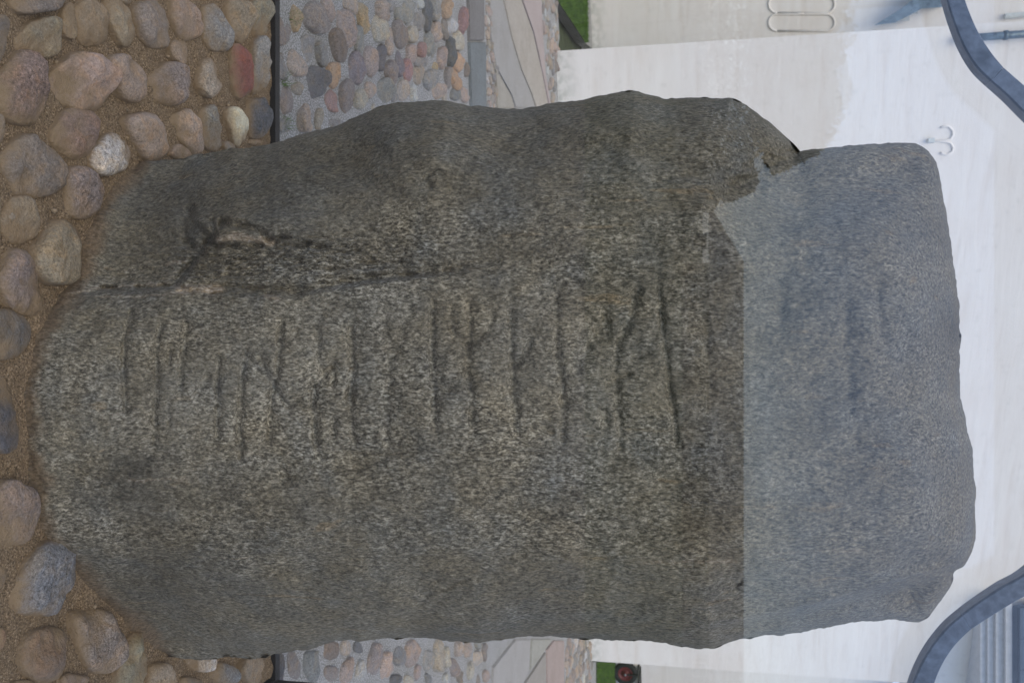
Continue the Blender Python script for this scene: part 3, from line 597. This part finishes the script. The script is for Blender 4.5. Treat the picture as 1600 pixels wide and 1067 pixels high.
def build_stone():
    NU, NV = 880, 600
    u = np.linspace(0, 1, NU); v = np.linspace(0, 1, NV)
    u = u * .75 + .25 * np.sin(u * np.pi / 2); v = v * .72 + .28 * (.5 - .5 * np.cos(np.pi * v))
    Lc = resample(LEFT, u); Rc = resample(RIGHT, u); Bc = resample(BASE_PX, v); Tc = resample(TOP, v)
    # fine chipping of the outline
    Lc[:, 1] += 1.6 * fbm(Lc[:, 0] / 26, Lc[:, 0] * 0, 71, 4, .6) * sstep(u, 0, .02) * (1 - sstep(u, .98, 1))
    Rc[:, 1] += 2.0 * fbm(Rc[:, 0] / 24, Rc[:, 0] * 0, 72, 4, .6) * sstep(u, 0, .02) * (1 - sstep(u, .98, 1))
    Tc[:, 0] += 1.6 * fbm(Tc[:, 1] / 24, Tc[:, 1] * 0, 73, 4, .6) * sstep(v, 0, .02) * (1 - sstep(v, .98, 1))
    U, Vv = np.meshgrid(u, v, indexing='ij')
    G = np.zeros((NU, NV, 2))
    for c in range(2):
        G[..., c] = (1 - U) * Bc[None, :, c] + U * Tc[None, :, c] + (1 - Vv) * Lc[:, None, c] + Vv * Rc[:, None, c] \
            - ((1 - U) * (1 - Vv) * Bc[0, c] + (1 - U) * Vv * Bc[-1, c] + U * (1 - Vv) * Tc[0, c] + U * Vv * Tc[-1, c])
    X, Y = G[..., 0], G[..., 1]
    sub = lambda P, k: [tuple(p) for p in P[::k]] + [tuple(P[-1])]
    dl = seg_dist(X, Y, sub(Lc, 18)); dr = seg_dist(X, Y, sub(Rc, 18)); dt = seg_dist(X, Y, sub(Tc, 16))
    # exact zero at the outline
    dl[:, 0] = 0; dr[:, -1] = 0; dt[-1, :] = 0
    def prof(d, w, p=2.0):
        e = np.clip(d / w, 0, 1); return (1 - (1 - e) ** p) ** (1 / p)
    ps = prof(dl, 330, 2.2) * prof(dr, 250, 2.3); pt = prof(dt, 150, 2.2)
    Ym = 2.0 + .07 * Vv
    D = .30 + .10 * (1 - U)
    base = Ym - D * ps * pt
    yb = np.array([gnd(x, y, 0).y for x, y in Bc])
    corr = (yb - base[0])[None, :] * np.exp(-((X - Bc[None, :, 0]) / 210) ** 2)
    depth = base + corr
    edge = sstep(np.minimum(np.minimum(dl, dr), dt), 2, 60); edge2 = sstep(np.minimum(np.minimum(dl, dr), dt), 0, 14)
    # large planes and hollows (metres, + = away from the camera)
    def blob(cx, cy, rx, ry): return np.exp(-((X - cx) / rx) ** 2 - ((Y - cy) / ry) ** 2)
    dz = np.zeros_like(X)
    dz += .016 * fbm(X / 240, Y / 130, 11, 3) * edge + .0055 * fbm(X / 62 + 3, Y / 34, 12, 3) * edge
    dz += .0019 * fbm(X / 22, Y / 11, 13, 3, .6) * edge2 + .0009 * fbm(X / 7, Y / 4, 15, 3, .6) * edge2
    dz += .035 * blob(540, 240, 90, 60) * edge - .025 * blob(680, 230, 120, 60) * edge + .022 * blob(800, 215, 60, 50) * edge - .02 * blob(1010, 210, 130, 60) * edge
    dz += .030 * blob(500, 1010, 70, 50) * edge + .02 * blob(1180, 975, 90, 60) * edge
    # shelf left of the inscription: the rock steps back along the long crack
    lineY = np.interp(X, [60, 118, 200, 285, 400, 470, 600, 720, 860], [462, 458, 453, 450, 460, 462, 440, 426, 400])
    fade = sstep(X, 90, 150) * (1 - sstep(X, 600, 840)); rec = sstep(lineY - Y, -3, 9) * (1 - sstep(lineY - Y, 60, 190))
    dz += .036 * rec * fade
    dz += .010 * sstep(lineY - Y, 4, 10) * (1 - sstep(lineY - Y, 60, 90)) * sstep(X, 285, 330) * (1 - sstep(X, 420, 520))
    # ridge that catches light down the right flank and bends back at the top
    rl = np.interp(X, [950, 1100, 1200, 1300, 1400, 1495], [1010, 975, 958, 935, 905, 882]); side = sstep(Y - rl, -2, 22)
    dz += .08 * side * sstep(X, 1000, 1250) * edge
    dz -= .011 * np.exp(-((Y - rl) / 8) ** 2) * sstep(X, 1050, 1200) * edge2
    # top left: a thick flake stands proud of the upper block
    fl = np.interp(X, [900, 1050, 1120, 1180, 1240], [420, 340, 305, 262, 236])
    dz += .045 * sstep(X, 1100, 1260) * (1 - sstep(Y, 230, 420)) * edge
    dz -= .02 * blob(1150, 215, 90, 45) * edge
    xl = np.interp(Y, [300, 345, 372, 442, 452], [300, 300, 326, 276, 270])
    reg = sstep(X - xl, -3, 12) * (1 - sstep(X, 430, 620)) * sstep(Y, 318, 350) * (1 - sstep(Y, 440, 456))
    dz -= .026 * reg
    # rough broken texture on the shelf
    rough = np.clip(blob(470, 400, 190, 40) + .8 * blob(330, 420, 60, 30), 0, 1)
    dz += rough * (.0085 * fbm(X / 20, Y / 5, 21, 3, .65)) * edge
    # the inscription band sits in slightly pecked field
    for P, dep, wd in RUNES:
        d = seg_dist(X + 1.6 * vn(X / 9, Y / 9, 44), Y, P); fadeN = .75 + .35 * vn(X / 18, Y / 14, 45)
        dep = (dep * .42 + 2.7) * (1.25 if P[0][0] < 600 else 1); dz += dep * .0017 * fadeN * np.exp(-(d / (wd * 1.2)) ** 2) + dep * .0005 * np.exp(-(d / (wd * 3.2)) ** 2)
    for P, dep, wd in CRACKS:
        d = seg_dist(X + 2.5 * vn(X / 12, Y / 10, 47), Y + 2.6 * vn(X / 11, Y / 9, 48) + 1.4 * vn(X / 4, Y / 4, 46), P)
        dz += dep * .0021 * np.exp(-(d / wd) ** 2) * (.7 + .5 * vn(X / 20, Y / 9, 49)) * edge2
    # pits
    r = random.Random(4)
    for k in range(60):
        px, py = r.uniform(150, 1400), r.uniform(300, 950); s = r.uniform(3, 7)
        m_ = (np.abs(X - px) < 40) & (np.abs(Y - py) < 30)
        dz[m_] += .0025 * np.exp(-((X[m_] - px) / (s * 1.8)) ** 2 - ((Y[m_] - py) / s) ** 2)
    bfade = 1 - np.exp(-((X - Bc[None, :, 0]) / 45) ** 2)
    rim = sstep(np.minimum(np.minimum(dl, dr), dt), 0, 9)
    dz = dz * rim
    depth = depth + dz * bfade + rim * (1 - bfade) * .004 * fbm(X / 20, Y / 20, 31, 3)
    Yb = Ym + (1 - Vv) * corr[:, :1] + Vv * corr[:, -1:]
    lim = Yb - .22 * D * ps * pt; kk = .02; hh = np.clip(.5 + .5 * (lim - depth) / kk, 0, 1)
    sm = lim * (1 - hh) + depth * hh - kk * hh * (1 - hh)
    wu = 1 - np.exp(-((X - Bc[None, :, 0]) / 12) ** 2)
    depth = depth * (1 - wu) + np.where(rim < 1, np.minimum(depth, lim), sm) * wu
    dirx = np.zeros((NU, NV, 3)); a = (X - 800) / F_PX; b = (Y - 533.5) / F_PX
    dirx[..., 0] = b; dirx[..., 1] = fw.y + up.y * a; dirx[..., 2] = fw.z + up.z * a
    t = depth / dirx[..., 1]
    front = dirx * t[..., None]; front[..., 2] += H_CAM
    # rows buried in the soil
    below = front[0].copy(); below[:, 2] = -.12; mid = front[0].copy(); mid[:, 2] = -.03
    # back of the slab
    t0 = Yb / dirx[..., 1]; back = dirx * t0[..., None]; back[..., 2] += H_CAM
    k4 = 2; iu = np.unique(np.concatenate([np.arange(0, NU, k4), [NU - 1]])); iv = np.unique(np.concatenate([np.arange(0, NV, k4), [NV - 1]]))
    bk = back.copy()
    psb = prof(dl, 200, 2.3) * prof(dr, 200, 2.3) * prof(dt, 120, 2.2)
    bk[..., 1] += (.32 * psb + .012 * fbm(X / 80, Y / 60, 91, 4) * edge)
    F = [front.reshape(-1, 3), below, mid]
    idx = np.arange(NU * NV).reshape(NU, NV); ib = NU * NV + np.arange(NV); im = ib + NV
    faces = [np.stack([idx[:-1, :-1], idx[:-1, 1:], idx[1:, 1:], idx[1:, :-1]], -1).reshape(-1, 4),
             np.stack([ib[:-1], ib[1:], im[1:], im[:-1]], -1), np.stack([im[:-1], im[1:], idx[0, 1:], idx[0, :-1]], -1)]
    # back grid at full outline resolution along the rim is not needed: weld coarse grid through its own rim copy
    off = NU * NV + 2 * NV; bg_ = bk[np.ix_(iu, iv)]; nb0, nb1 = bg_.shape[:2]
    jd = off + np.arange(nb0 * nb1).reshape(nb0, nb1)
    F.append(bg_.reshape(-1, 3)); faces.append(np.stack([jd[:-1, :-1], jd[1:, :-1], jd[1:, 1:], jd[:-1, 1:]], -1).reshape(-1, 4))
    Vt = np.concatenate(F); Fc = np.concatenate(faces)
    o = from_np('runestone', Vt, Fc, M['stone'])
    nfront = NU * NV; N = len(Vt)
    def put(name, arr, fillv=0.0):
        at = o.data.attributes.new(name, 'FLOAT', 'POINT'); full = np.full(N, fillv, dtype=np.float32); full[:nfront] = arr.ravel(); at.data.foreach_set('value', full)
    n1 = fbm(X / 130, Y / 60, 51, 4, .6); n2 = fbm(X / 45, Y / 30, 52, 4, .6)
    con = .36 + .30 * n1 + .18 * n2 + .8 * blob(500, 410, 230, 45) + .3 * blob(560, 640, 220, 90) + .3 * blob(860, 800, 190, 110) - .6 * blob(250, 260, 300, 120) - .6 * (1 - sstep(np.minimum(dl, dr * 1.1), 70, 190)) * (X < 1250) - .42 * sstep(X, 1080, 1200)
    put('contrast', np.clip(con, 0, 1), .2)
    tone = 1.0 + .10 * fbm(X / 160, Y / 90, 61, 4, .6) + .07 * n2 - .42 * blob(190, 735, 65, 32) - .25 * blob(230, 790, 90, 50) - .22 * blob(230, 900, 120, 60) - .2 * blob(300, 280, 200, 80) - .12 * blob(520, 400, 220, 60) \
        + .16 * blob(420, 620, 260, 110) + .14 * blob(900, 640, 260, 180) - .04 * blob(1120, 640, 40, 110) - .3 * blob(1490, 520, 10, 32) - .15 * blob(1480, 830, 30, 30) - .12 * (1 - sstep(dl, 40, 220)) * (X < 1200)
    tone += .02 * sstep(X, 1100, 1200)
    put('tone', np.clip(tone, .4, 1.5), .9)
    db = seg_dist(X, Y, [tuple(p) for p in Bc[::10]]); soilm = (1 - sstep(db + 9 * n2, 3, 34)) * .9
    put('soil', np.clip(soilm, 0, 1))
    ve = np.zeros_like(X)
    for P, wd, a_ in [([(343, 376), (365, 371), (390, 374), (425, 378)], 5.5, 1), ([(365, 364), (385, 368)], 3, .7), ([(280, 453), (310, 452), (341, 452)], 7, 1), ([(415, 463), (435, 465)], 4, .7), ([(108, 458), (150, 452), (200, 447), (262, 443)], 2.0, .5),
                      ([(260, 414), (290, 408)], 3, .4), ([(150, 464), (230, 462), (280, 458)], 1.6, .4), ([(1000, 880), (1090, 877), (1150, 876)], 2.5, .35), ([(200, 751), (290, 748)], 2.5, .3), ([(1190, 866), (1350, 858)], 2, .25)]:
        ve = np.maximum(ve, a_ * np.exp(-(seg_dist(X, Y + 2.5 * vn(X / 8, Y / 8, 77), P) / wd) ** 4))
    put('vein', np.clip(ve * (.75 + .4 * vn(X / 6, Y / 3, 78)), 0, 1))
    return o
rs = build_stone(); tag(rs, 'tall weathered grey gneiss runestone with carved vertical strokes standing in cobbled soil', 'runestone')

# ------------------------------------------------------------------ glass case round the stone
case = empty('glass_case', (0, 1.7, 0)); tag(case, 'glass display case with curved blue-grey metal arches around the runestone', 'display case')
def cchild(o): o.parent = case; o.matrix_parent_inverse = Matrix.Translation((0, -1.7, 0)); return o
YF = .72; XLc = -1.57; XR = CR.x + .012; ZT = 2.62
def pane(x0, y0, x1, y1, th=.010):
    d = Vector((x1 - x0, y1 - y0, 0)); n = Vector((-d.y, d.x, 0)).normalized() * th / 2; bm = bmesh.new()
    prism(bm, [(x0 - n.x, y0 - n.y), (x1 - n.x, y1 - n.y), (x1 + n.x, y1 + n.y), (x0 + n.x, y0 + n.y)], -.03, ZT - .02); cchild(from_bm('glass_pane', bm, M['glass']))
e = .02
pane(XLc + e, YF, XR - e, YF); pane(XLc + e, Yr + .005, XR - e, Yr + .005); pane(XLc, YF + e, XLc, Yr - e); pane(XR, YF + e, XR, Yr - e)
for (x, y) in ((XLc, YF), (XR, YF), (XLc, Yr + .005), (XR + .004, Yr + .005)):
    bm = bmesh.new(); box(bm, (x, y, (ZT) / 2 - .05), (.016, .016, ZT + .1)); cchild(from_bm('corner_post', bm, M['black']))
for (x0, y0, x1, y1) in ((XLc, YF, XR, YF), (XLc, Yr + .005, XR, Yr + .005), (XLc, YF, XLc, Yr), (XR, YF, XR, Yr)):
    bm = bmesh.new(); box(bm, ((x0 + x1) / 2, (y0 + y1) / 2, -.03), (abs(x1 - x0) + .012 if x1 != x0 else .026, abs(y1 - y0) - .03 if y1 != y0 else .030, .084)); cchild(from_bm('base_channel', bm, M['black']))
# roof: metal rim with a glass top
bm = bmesh.new(); box(bm, ((XLc + XR) / 2, (YF + Yr) / 2, ZT + .05), (XR - XLc - .1, Yr - YF - .1, .02)); cchild(from_bm('roof_glass', bm, M['glass']))
for (cx, cy, sx, sy) in (((XLc + XR) / 2, YF, XR - XLc + .2, .1), ((XLc + XR) / 2, Yr, XR - XLc + .2, .1), (XLc, (YF + Yr) / 2, .1, Yr - YF - .1), (XR, (YF + Yr) / 2, .1, Yr - YF - .1)):
    bm = bmesh.new(); box(bm, (cx, cy, ZT + .05), (sx, sy, .12)); cchild(from_bm('roof_rim', bm, M['arch']))
YA = Yr - .09
def arch(lo, hi, th):
    """curved flat band; lo/hi are the lower and upper outline in the plane y=YA"""
    bm = bmesh.new(); n = 44
    A = resample(lo, np.linspace(0, 1, n)); B = resample(hi, np.linspace(0, 1, n)); rings = []
    for k in range(n):
        a = at_y(A[k][0], A[k][1], YA); b = at_y(B[k][0], B[k][1], YA); bv = (b - a) * .07
        pts = [a + bv + Vector((0, -th / 2, 0)), a + Vector((0, -th / 2 + .006, 0)), a + Vector((0, th / 2, 0)), b + Vector((0, th / 2, 0)), b + Vector((0, -th / 2 + .006, 0)), b - bv + Vector((0, -th / 2, 0))]
        rings.append([bm.verts.new(p) for p in pts])
    for i in range(n - 1):
        for k in range(6): bm.faces.new((rings[i][k], rings[i][(k + 1) % 6], rings[i + 1][(k + 1) % 6], rings[i + 1][k]))
    bm.faces.new(rings[0][::-1]); bm.faces.new(rings[-1]); return cchild(from_bm('arch_band', bm, M['arch']))
arch([(1440, -130), (1458, -60), (1473, -5), (1485, 35), (1501, 75), (1521, 108), (1544, 131)], [(1478, -130), (1490, -60), (1501, -8), (1512, 25), (1526, 56), (1545, 86), (1564, 109)], .05)
arch([(1544.3, 131.3), (1570, 154), (1602, 186), (1670, 250), (1760, 360), (1810, 530)], [(1564.4, 109.4), (1588, 130), (1618, 156), (1690, 220), (1790, 350), (1848, 530)], .05)
arch([(1810, 531), (1770, 700), (1700, 800), (1602, 888), (1560, 913), (1520, 940), (1500, 955)], [(1848, 531), (1805, 712), (1735, 818), (1622, 912), (1582, 936), (1540, 962), (1514, 979)], .05)
arch([(1499.7, 955.4), (1480, 972), (1462, 992), (1445, 1016), (1430, 1045), (1418, 1080), (1400, 1170)], [(1513.7, 979.4), (1499, 993), (1484, 1010), (1469, 1034), (1458, 1060), (1450, 1090), (1440, 1170)], .05)

# ------------------------------------------------------------------ the church
church = empty('church', (WA.x, WA.y, 0)); tag(church, 'white limewashed church with wall anchors and dark slate roof behind the runestone', 'church')
def ch(o): o.parent = church; o.matrix_parent_inverse = Matrix.Translation((-WA.x, -WA.y, 0)); return o
n1 = Vector((wall_dir.y, -wall_dir.x, 0))
W1 = lambda px, py, off=0: on_plane(px, py, WA + n1 * off, n1)
z_eave = W1(1540, 1000).z
back1 = 3.2
bm = bmesh.new(); prism(bm, [(WA.x, WA.y), (WB.x, WB.y), (WB.x + .4, WB.y + back1), (WA.x + .3, WA.y + back1 + 1.5)], -.3, 7.5)
wall1 = ch(from_bm('tower_wall', bm, M['wall']))
# moulded eaves course in three steps over the right-hand bay, slate above
EY = W1(1540, 938).y - .12
eL = at_y(1550, 938, EY); eR = 3.9
def ez(px): return at_y(px, 1000, EY).z
for k, (p, z0, z1) in enumerate(((.0, ez(1532), ez(1541)), (.05, ez(1541) + .001, ez(1551)), (.11, ez(1551) + .001, ez(1563)), (.17, ez(1563) + .001, ez(1573)))):
    bm = bmesh.new(); prism(bm, [(eL.x - p * .3, EY - p), (eR, EY - p), (eR, EY + 3), (eL.x - p * .3, W1(1540, 938).y + .1)], z0, z1); ch(from_bm('cornice_moulding', bm, M['trim']))
def slate_roof(a, b, z0, depth, rise, parent, over=.22, rows=14):
    d = (b - a).normalized(); nn = Vector((d.y, -d.x, 0)); L = (b - a).length; cols_ = int(L / .28)
    sl = Vector((-nn.x * depth, -nn.y * depth, rise)); sln = d.cross(sl).normalized()
    if sln.z < 0: sln = -sln
    bm = bmesh.new(); o0 = a + nn * over + Vector((0, 0, z0))
    v = [bm.verts.new(o0 - sln * .03), bm.verts.new(o0 + d * L - sln * .03), bm.verts.new(o0 + d * L + sl - sln * .03), bm.verts.new(o0 + sl - sln * .03)]; bm.faces.new(v)
    r_ = bmesh.ops.extrude_face_region(bm, geom=list(bm.faces)); [setattr(q, 'co', q.co - sln * .06) for q in r_['geom'] if isinstance(q, bmesh.types.BMVert)]
    rf = from_bm('roof', bm, M['slate']); parent(rf)
    me = None; sw, sh = L / cols_, sl.length / rows; su = sl.normalized()
    bmx = bmesh.new(); rm = Matrix((d, su, sln)).transposed(); box(bmx, (0, 0, 0), (sw - .006, sh * 1.25, .012), rm @ Matrix.Rotation(-.03, 3, 'X'))
    bmesh.ops.recalc_face_normals(bmx, faces=bmx.faces); me = bpy.data.meshes.new('slate'); bmx.to_mesh(me); bmx.free(); me.materials.append(M['slate'])
    cnt = 0
    for i in range(rows):
        for j in range(cols_ - (i % 2)):
            if cnt >= 290: break
            o = bpy.data.objects.new('slate', me); C.objects.link(o); o.location = o0 + d * (sw * (j + .5 + .5 * (i % 2))) + su * (sh * (i + .5)) + sln * (.0 + .006) ; o.parent = rf; cnt += 1
    return rf
slate_roof(Vector((eL.x, EY, 0)), Vector((eR, EY, 0)), ez(1573) + .06, 1.7, 2.2, ch)
# wall set back on the left
d2 = (W2a - W2b).normalized(); n2 = Vector((d2.y, -d2.x, 0)); W2 = lambda px, py, off=0: on_plane(px, py, W2a + n2 * off, n2)
bm = bmesh.new(); L2 = W2a - d2 * 7
e2 = W2a + d2 * .6
prism(bm, [(L2.x, L2.y), (e2.x, e2.y), (e2.x, e2.y + 3), (L2.x, L2.y + 3)], -.3, 7.5); ch(from_bm('nave_wall', bm, M['wall']))
# wall set back on the right
d3 = wall_dir; W3b = W3a + d3 * 7; W3s = W3a - d3 * .4; n3 = n1; W3 = lambda px, py, off=0: on_plane(px, py, W3a + n3 * off, n3)
bm = bmesh.new(); prism(bm, [(W3s.x, W3s.y), (W3b.x, W3b.y), (W3b.x, W3b.y + 2), (W3s.x, W3s.y + 2)], -.3, z_eave - .3); ch(from_bm('chancel_wall', bm, M['wall']))
# wall anchors
def anchor(paths, plane, rad, mat):
    bm = bmesh.new()
    for P in paths: sweep(bm, [plane(x, y, .0) + Vector((0, -rad * .7, 0)) for x, y in P], rad, 8, Vector((0, 1, 0)))
    return ch(from_bm('wall_anchor', bm, mat, None, True))
def stadium(x0, x1, y0, y1, n=14):
    r = (y1 - y0) / 2; P = []
    for k in range(n + 1): a = math.pi / 2 + math.pi * k / n; P.append((x0 + r + r * math.cos(a), (y0 + y1) / 2 + r * math.sin(a)))
    for k in range(n + 1): a = -math.pi / 2 + math.pi * k / n; P.append((x1 - r + r * math.cos(a), (y0 + y1) / 2 + r * math.sin(a)))
    return P + [P[0]]
anchor([stadium(1201, 1304, 23, 49), stadium(1201, 1304, -6, 21), [(1243, 21.5), (1256, 21.5)]], W2, .012, M['wall'])
anchor([[(1470, 200), (1474, 198), (1482, 198), (1488, 204), (1489, 211), (1485, 218), (1477, 220), (1457, 220.5), (1477, 222), (1485, 224), (1489, 231), (1488, 237), (1481, 242), (1473, 241), (1469, 239)]], W1, .010, M['wall'])
bm = bmesh.new(); p = W1(1455, 220, .02); box(bm, p, (.035, .05, .05)); ch(from_bm('anchor_bolt', bm, M['iron']))
# lead covered lean-to roof and its stepped corbels, high on the left
bm = bmesh.new(); A = [(1366, 40), (1386, 28), (1408, 14), (1428, -2), (1450, -40), (1520, -40), (1482, 6), (1470, 12), (1440, 14), (1418, 26), (1398, 36)]
f_ = [bm.verts.new(W2(x, y, .28)) for x, y in A]; b_ = [bm.verts.new(W2(x, y, .04)) for x, y in A]
bm.faces.new(f_)
for i in range(len(A)): bm.faces.new((f_[i], f_[(i + 1) % len(A)], b_[(i + 1) % len(A)], b_[i]))
bm.faces.new(b_[::-1]); ch(from_bm('lead_roof', bm, M['lead']))
for (x0, x1, y0, y1) in ((1400, 1421, 18, 33), (1420, 1434, 8, 22), (1434, 1447, -4, 12)):
    bm = bmesh.new(); f_ = [bm.verts.new(W2(x, y, .2)) for x, y in ((x0, y0), (x1, y0), (x1, y1), (x0, y1))]; b_ = [bm.verts.new(W2(x, y, .03)) for x, y in ((x0, y0), (x1, y0), (x1, y1), (x0, y1))]
    bm.faces.new(f_); bm.faces.new(b_[::-1])
    for i in range(4): bm.faces.new((f_[i], f_[(i + 1) % 4], b_[(i + 1) % 4], b_[i]))
    ch(from_bm('corbel_step', bm, M['corbel']))
bm = bmesh.new(); sweep(bm, [W1(1500, 61, .06), W1(1560, 56.5, .06), W1(1650, 50, .06)], .032, 12, Vector((0, 1, 0))); dp = ch(from_bm('downpipe', bm, M['lead'], None, True))
bm = bmesh.new(); sweep(bm, [W1(1568, 55.8, .06), W1(1575, 55.2, .06)], .040, 12, Vector((0, 1, 0))); from_bm('pipe_collar', bm, M['lead'], dp, True)
bm = bmesh.new(); sweep(bm, [W2(1570, 26, .03), W2(1660, 18, .03)], .03, 8, Vector((0, 1, 0))); ch(from_bm('wall_anchor', bm, M['iron']))
bm = bmesh.new(); A = [(1402, 1061), (1422, 1061), (1450, 1110), (1430, 1110)]; f_ = [bm.verts.new(W3(x, y, .5)) for x, y in A]; b_ = [bm.verts.new(W3(x, y, .1)) for x, y in A]; bm.faces.new(f_); bm.faces.new(b_[::-1])
for i in range(4): bm.faces.new((f_[i], f_[(i + 1) % 4], b_[(i + 1) % 4], b_[i]))
ch(from_bm('lead_roof', bm, M['lead']))

# ------------------------------------------------------------------ hand cart by the right corner
cw = on_plane(978, 1051, W3a + n1 * .35, n1)
cart = empty('hand_cart', (cw.x, cw.y, 0), math.atan2(wall_dir.y, wall_dir.x) - .25); tag(cart, 'hand cart with black tyre and dark red wheel hub beside the wall', 'cart')
rw = .175
def lathe(bm, prof, seg=28, y=0.0, c=(0, 0, 0)):
    rg = [[bm.verts.new((c[0] + r * math.cos(2 * math.pi * k / seg), c[1] + yy, c[2] + r * math.sin(2 * math.pi * k / seg))) for k in range(seg)] for r, yy in prof]
    for i in range(len(prof) - 1):
        for k in range(seg): bm.faces.new((rg[i][k], rg[i][(k + 1) % seg], rg[i + 1][(k + 1) % seg], rg[i + 1][k]))
    return rg
for yy in (0, .5):
    bm = bmesh.new(); lathe(bm, [(rw * .62, -.03), (rw * .8, -.042), (rw * .95, -.034), (rw, -.012), (rw, .012), (rw * .95, .034), (rw * .8, .042), (rw * .62, .03), (rw * .62, -.03)], c=(0, yy, rw))
    ty = from_bm('wheel', bm, M['black'], cart, True)
    bm = bmesh.new(); rg = lathe(bm, [(rw * .63, -.028), (rw * .55, -.034), (rw * .50, -.012), (rw * .22, -.016), (rw * .20, -.045), (.004, -.048)], c=(0, yy, rw)); bm.faces.new(rg[-1])
    from_bm('rim', bm, M['red'], ty, True)
    bm = bmesh.new(); rg = lathe(bm, [(.016, -.046), (.016, -.062), (.002, -.064)], 10, c=(0, yy, rw)); bm.faces.new(rg[-1]); from_bm('axle_cap', bm, M['steel'], ty, True)
bm = bmesh.new(); box(bm, (.0, .25, rw + .175), (.04, .62, .022)); box(bm, (.0, -.05, rw + .10), (.018, .014, .15)); box(bm, (0, .55, rw + .10), (.018, .014, .15)); from_bm('axle_bracket', bm, M['black'], cart)
bm = bmesh.new(); box(bm, (.42, .25, rw + .195), (.7, .55, .016)); from_bm('load_plate', bm, M['black'], cart)
bm = bmesh.new(); sweep(bm, [Vector((.75, .05, rw + .2)), Vector((1.05, .05, .65)), Vector((1.1, .25, .72)), Vector((1.05, .45, .65)), Vector((.75, .45, rw + .2))], .014, 8); from_bm('handle', bm, M['black'], cart, True)

# ------------------------------------------------------------------ what stands behind the photographer (seen only as the reflection in the glass)
DH = 62.0
def refl(px, py, D):           # a vertical pane mirrors y
    p = at_y(px, py, 1.0); k = (D + 2 * YF) ; return Vector((p.x * k, -D, H_CAM + (p.z - H_CAM) * k))
ra = refl(1165, 402, DH); rb = refl(1165, 1400, DH); hz = ra.z; lo = refl(1110, 318, DH)
house = empty('long_house', (ra.x, -DH, -.1)); tag(house, 'long low dark brick house beyond the gravel, mirrored in the glass front', 'house')
bm = bmesh.new(); box(bm, ((rb.x - lo.x) / 2, -3, 1.0), (rb.x - lo.x - .6, 5.2, 2.1)); o = from_bm('wall', bm, M['render'], house)
bm = bmesh.new(); W_ = rb.x - lo.x; x0 = lo.x - ra.x
pts = [(x0, 0, lo.z), (x0 + W_, 0, lo.z), (x0 + W_, -6, lo.z), (x0, -6, lo.z), (0, -3, hz + .1), (x0 + W_ - 3, -3, hz + .1)]
vv = [bm.verts.new(p) for p in pts]
for f in ((0, 1, 5, 4), (2, 3, 4, 5), (3, 0, 4), (1, 2, 5), (0, 3, 2, 1)): bm.faces.new([vv[i] for i in f])
from_bm('roof', bm, M['tile'], house)
for k in range(9):
    bm = bmesh.new(); box(bm, (x0 + 2.5 + k * 3.6, -.38, 1.1), (1.0, .08, 1.0)); f = from_bm('window', bm, M['trim'], house)
    bm = bmesh.new(); box(bm, (x0 + 2.5 + k * 3.6, -.33, 1.1), (.8, .04, .8)); from_bm('pane', bm, M['black'], f)
def far_tree(px, py, r, label, seed):
    t = refl(px, py, DH - 6); rr = random.Random(seed); root = empty('tree', (t.x, t.y, 0)); tag(root, label, 'tree', 'trees across the churchyard')
    bm = bmesh.new(); sweep(bm, [Vector((0, 0, -.1)), Vector((.05, 0, t.z * .4)), Vector((0, .05, t.z * .8))], .14, 8); from_bm('trunk', bm, M['bark'], root, True)
    bm = bmesh.new()
    for k in range(4200):
        a, b, q = rr.uniform(0, 6.28), rr.uniform(-1, 1), rr.random() ** .4; s = math.sqrt(1 - b * b)
        lump = 1 + .25 * math.sin(3 * a + seed) * math.cos(4 * b + seed)
        c = Vector((s * math.cos(a), s * math.sin(a), b)) * q * r * lump; c.z = c.z * .8 + t.z - r * .8
        u_ = Vector((rr.gauss(0, 1), rr.gauss(0, 1), rr.gauss(0, 1))).normalized(); w_ = u_.orthogonal().normalized(); z = .30
        bm.faces.new([bm.verts.new(c + u_ * z), bm.verts.new(c + w_ * z * .6), bm.verts.new(c - u_ * z), bm.verts.new(c - w_ * z * .6)])
    from_bm('crown', bm, M['leaf'], root)
far_tree(1178, 276, 1.3, 'small dark leafy tree just off the gable of the long house', 2)
far_tree(1285, 200, 2.3, 'taller dark leafy tree standing left of the long house', 5)
far_tree(1325, 140, 3.2, 'broad dark tree farther left along the churchyard', 7)
far_tree(1318, 75, 3.4, 'broad dark tree in the middle of the churchyard row', 8)
far_tree(1330, 5, 3.6, 'broad dark tree at the far left of the churchyard row', 9)

# clipped hedge under the trees
h0, h1 = refl(1192, -200, DH - 4), refl(1192, 236, DH - 4); h2 = refl(1112, 330, DH - 4)
hd = empty('hedge', ((h0.x + h1.x) / 2, h0.y, 0)); tag(hd, 'dark leafy hedge running below the trees beside the long house', 'hedge')
bm = bmesh.new(); rr = random.Random(3)
def htop(x):
    return h0.z if x < h1.x else h0.z + (h2.z - h0.z) * min(1, (x - h1.x) / (h2.x - h1.x))
for k in range(15000):
    x = rr.uniform(h0.x, h2.x); c = Vector((x - hd.location.x, rr.gauss(0, .35), rr.uniform(-.2, 1) * (htop(x) + .1 * math.sin(x * 3)))); u_ = Vector((rr.gauss(0, 1), rr.gauss(0, 1), rr.gauss(0, 1))).normalized(); w_ = u_.orthogonal().normalized(); z = .17
    bm.faces.new([bm.verts.new(c + u_ * z), bm.verts.new(c + w_ * z * .6), bm.verts.new(c - u_ * z), bm.verts.new(c - w_ * z * .6)])
from_bm('crown', bm, M['leaf'], hd)
for k in range(24):
    bm = bmesh.new(); sx = h0.x + (h2.x - h0.x) * k / 23 - hd.location.x
    sweep(bm, [Vector((sx, 0, -.15)), Vector((sx, .05, 1.2))], .05, 6); from_bm('stem', bm, M['bark'], hd)
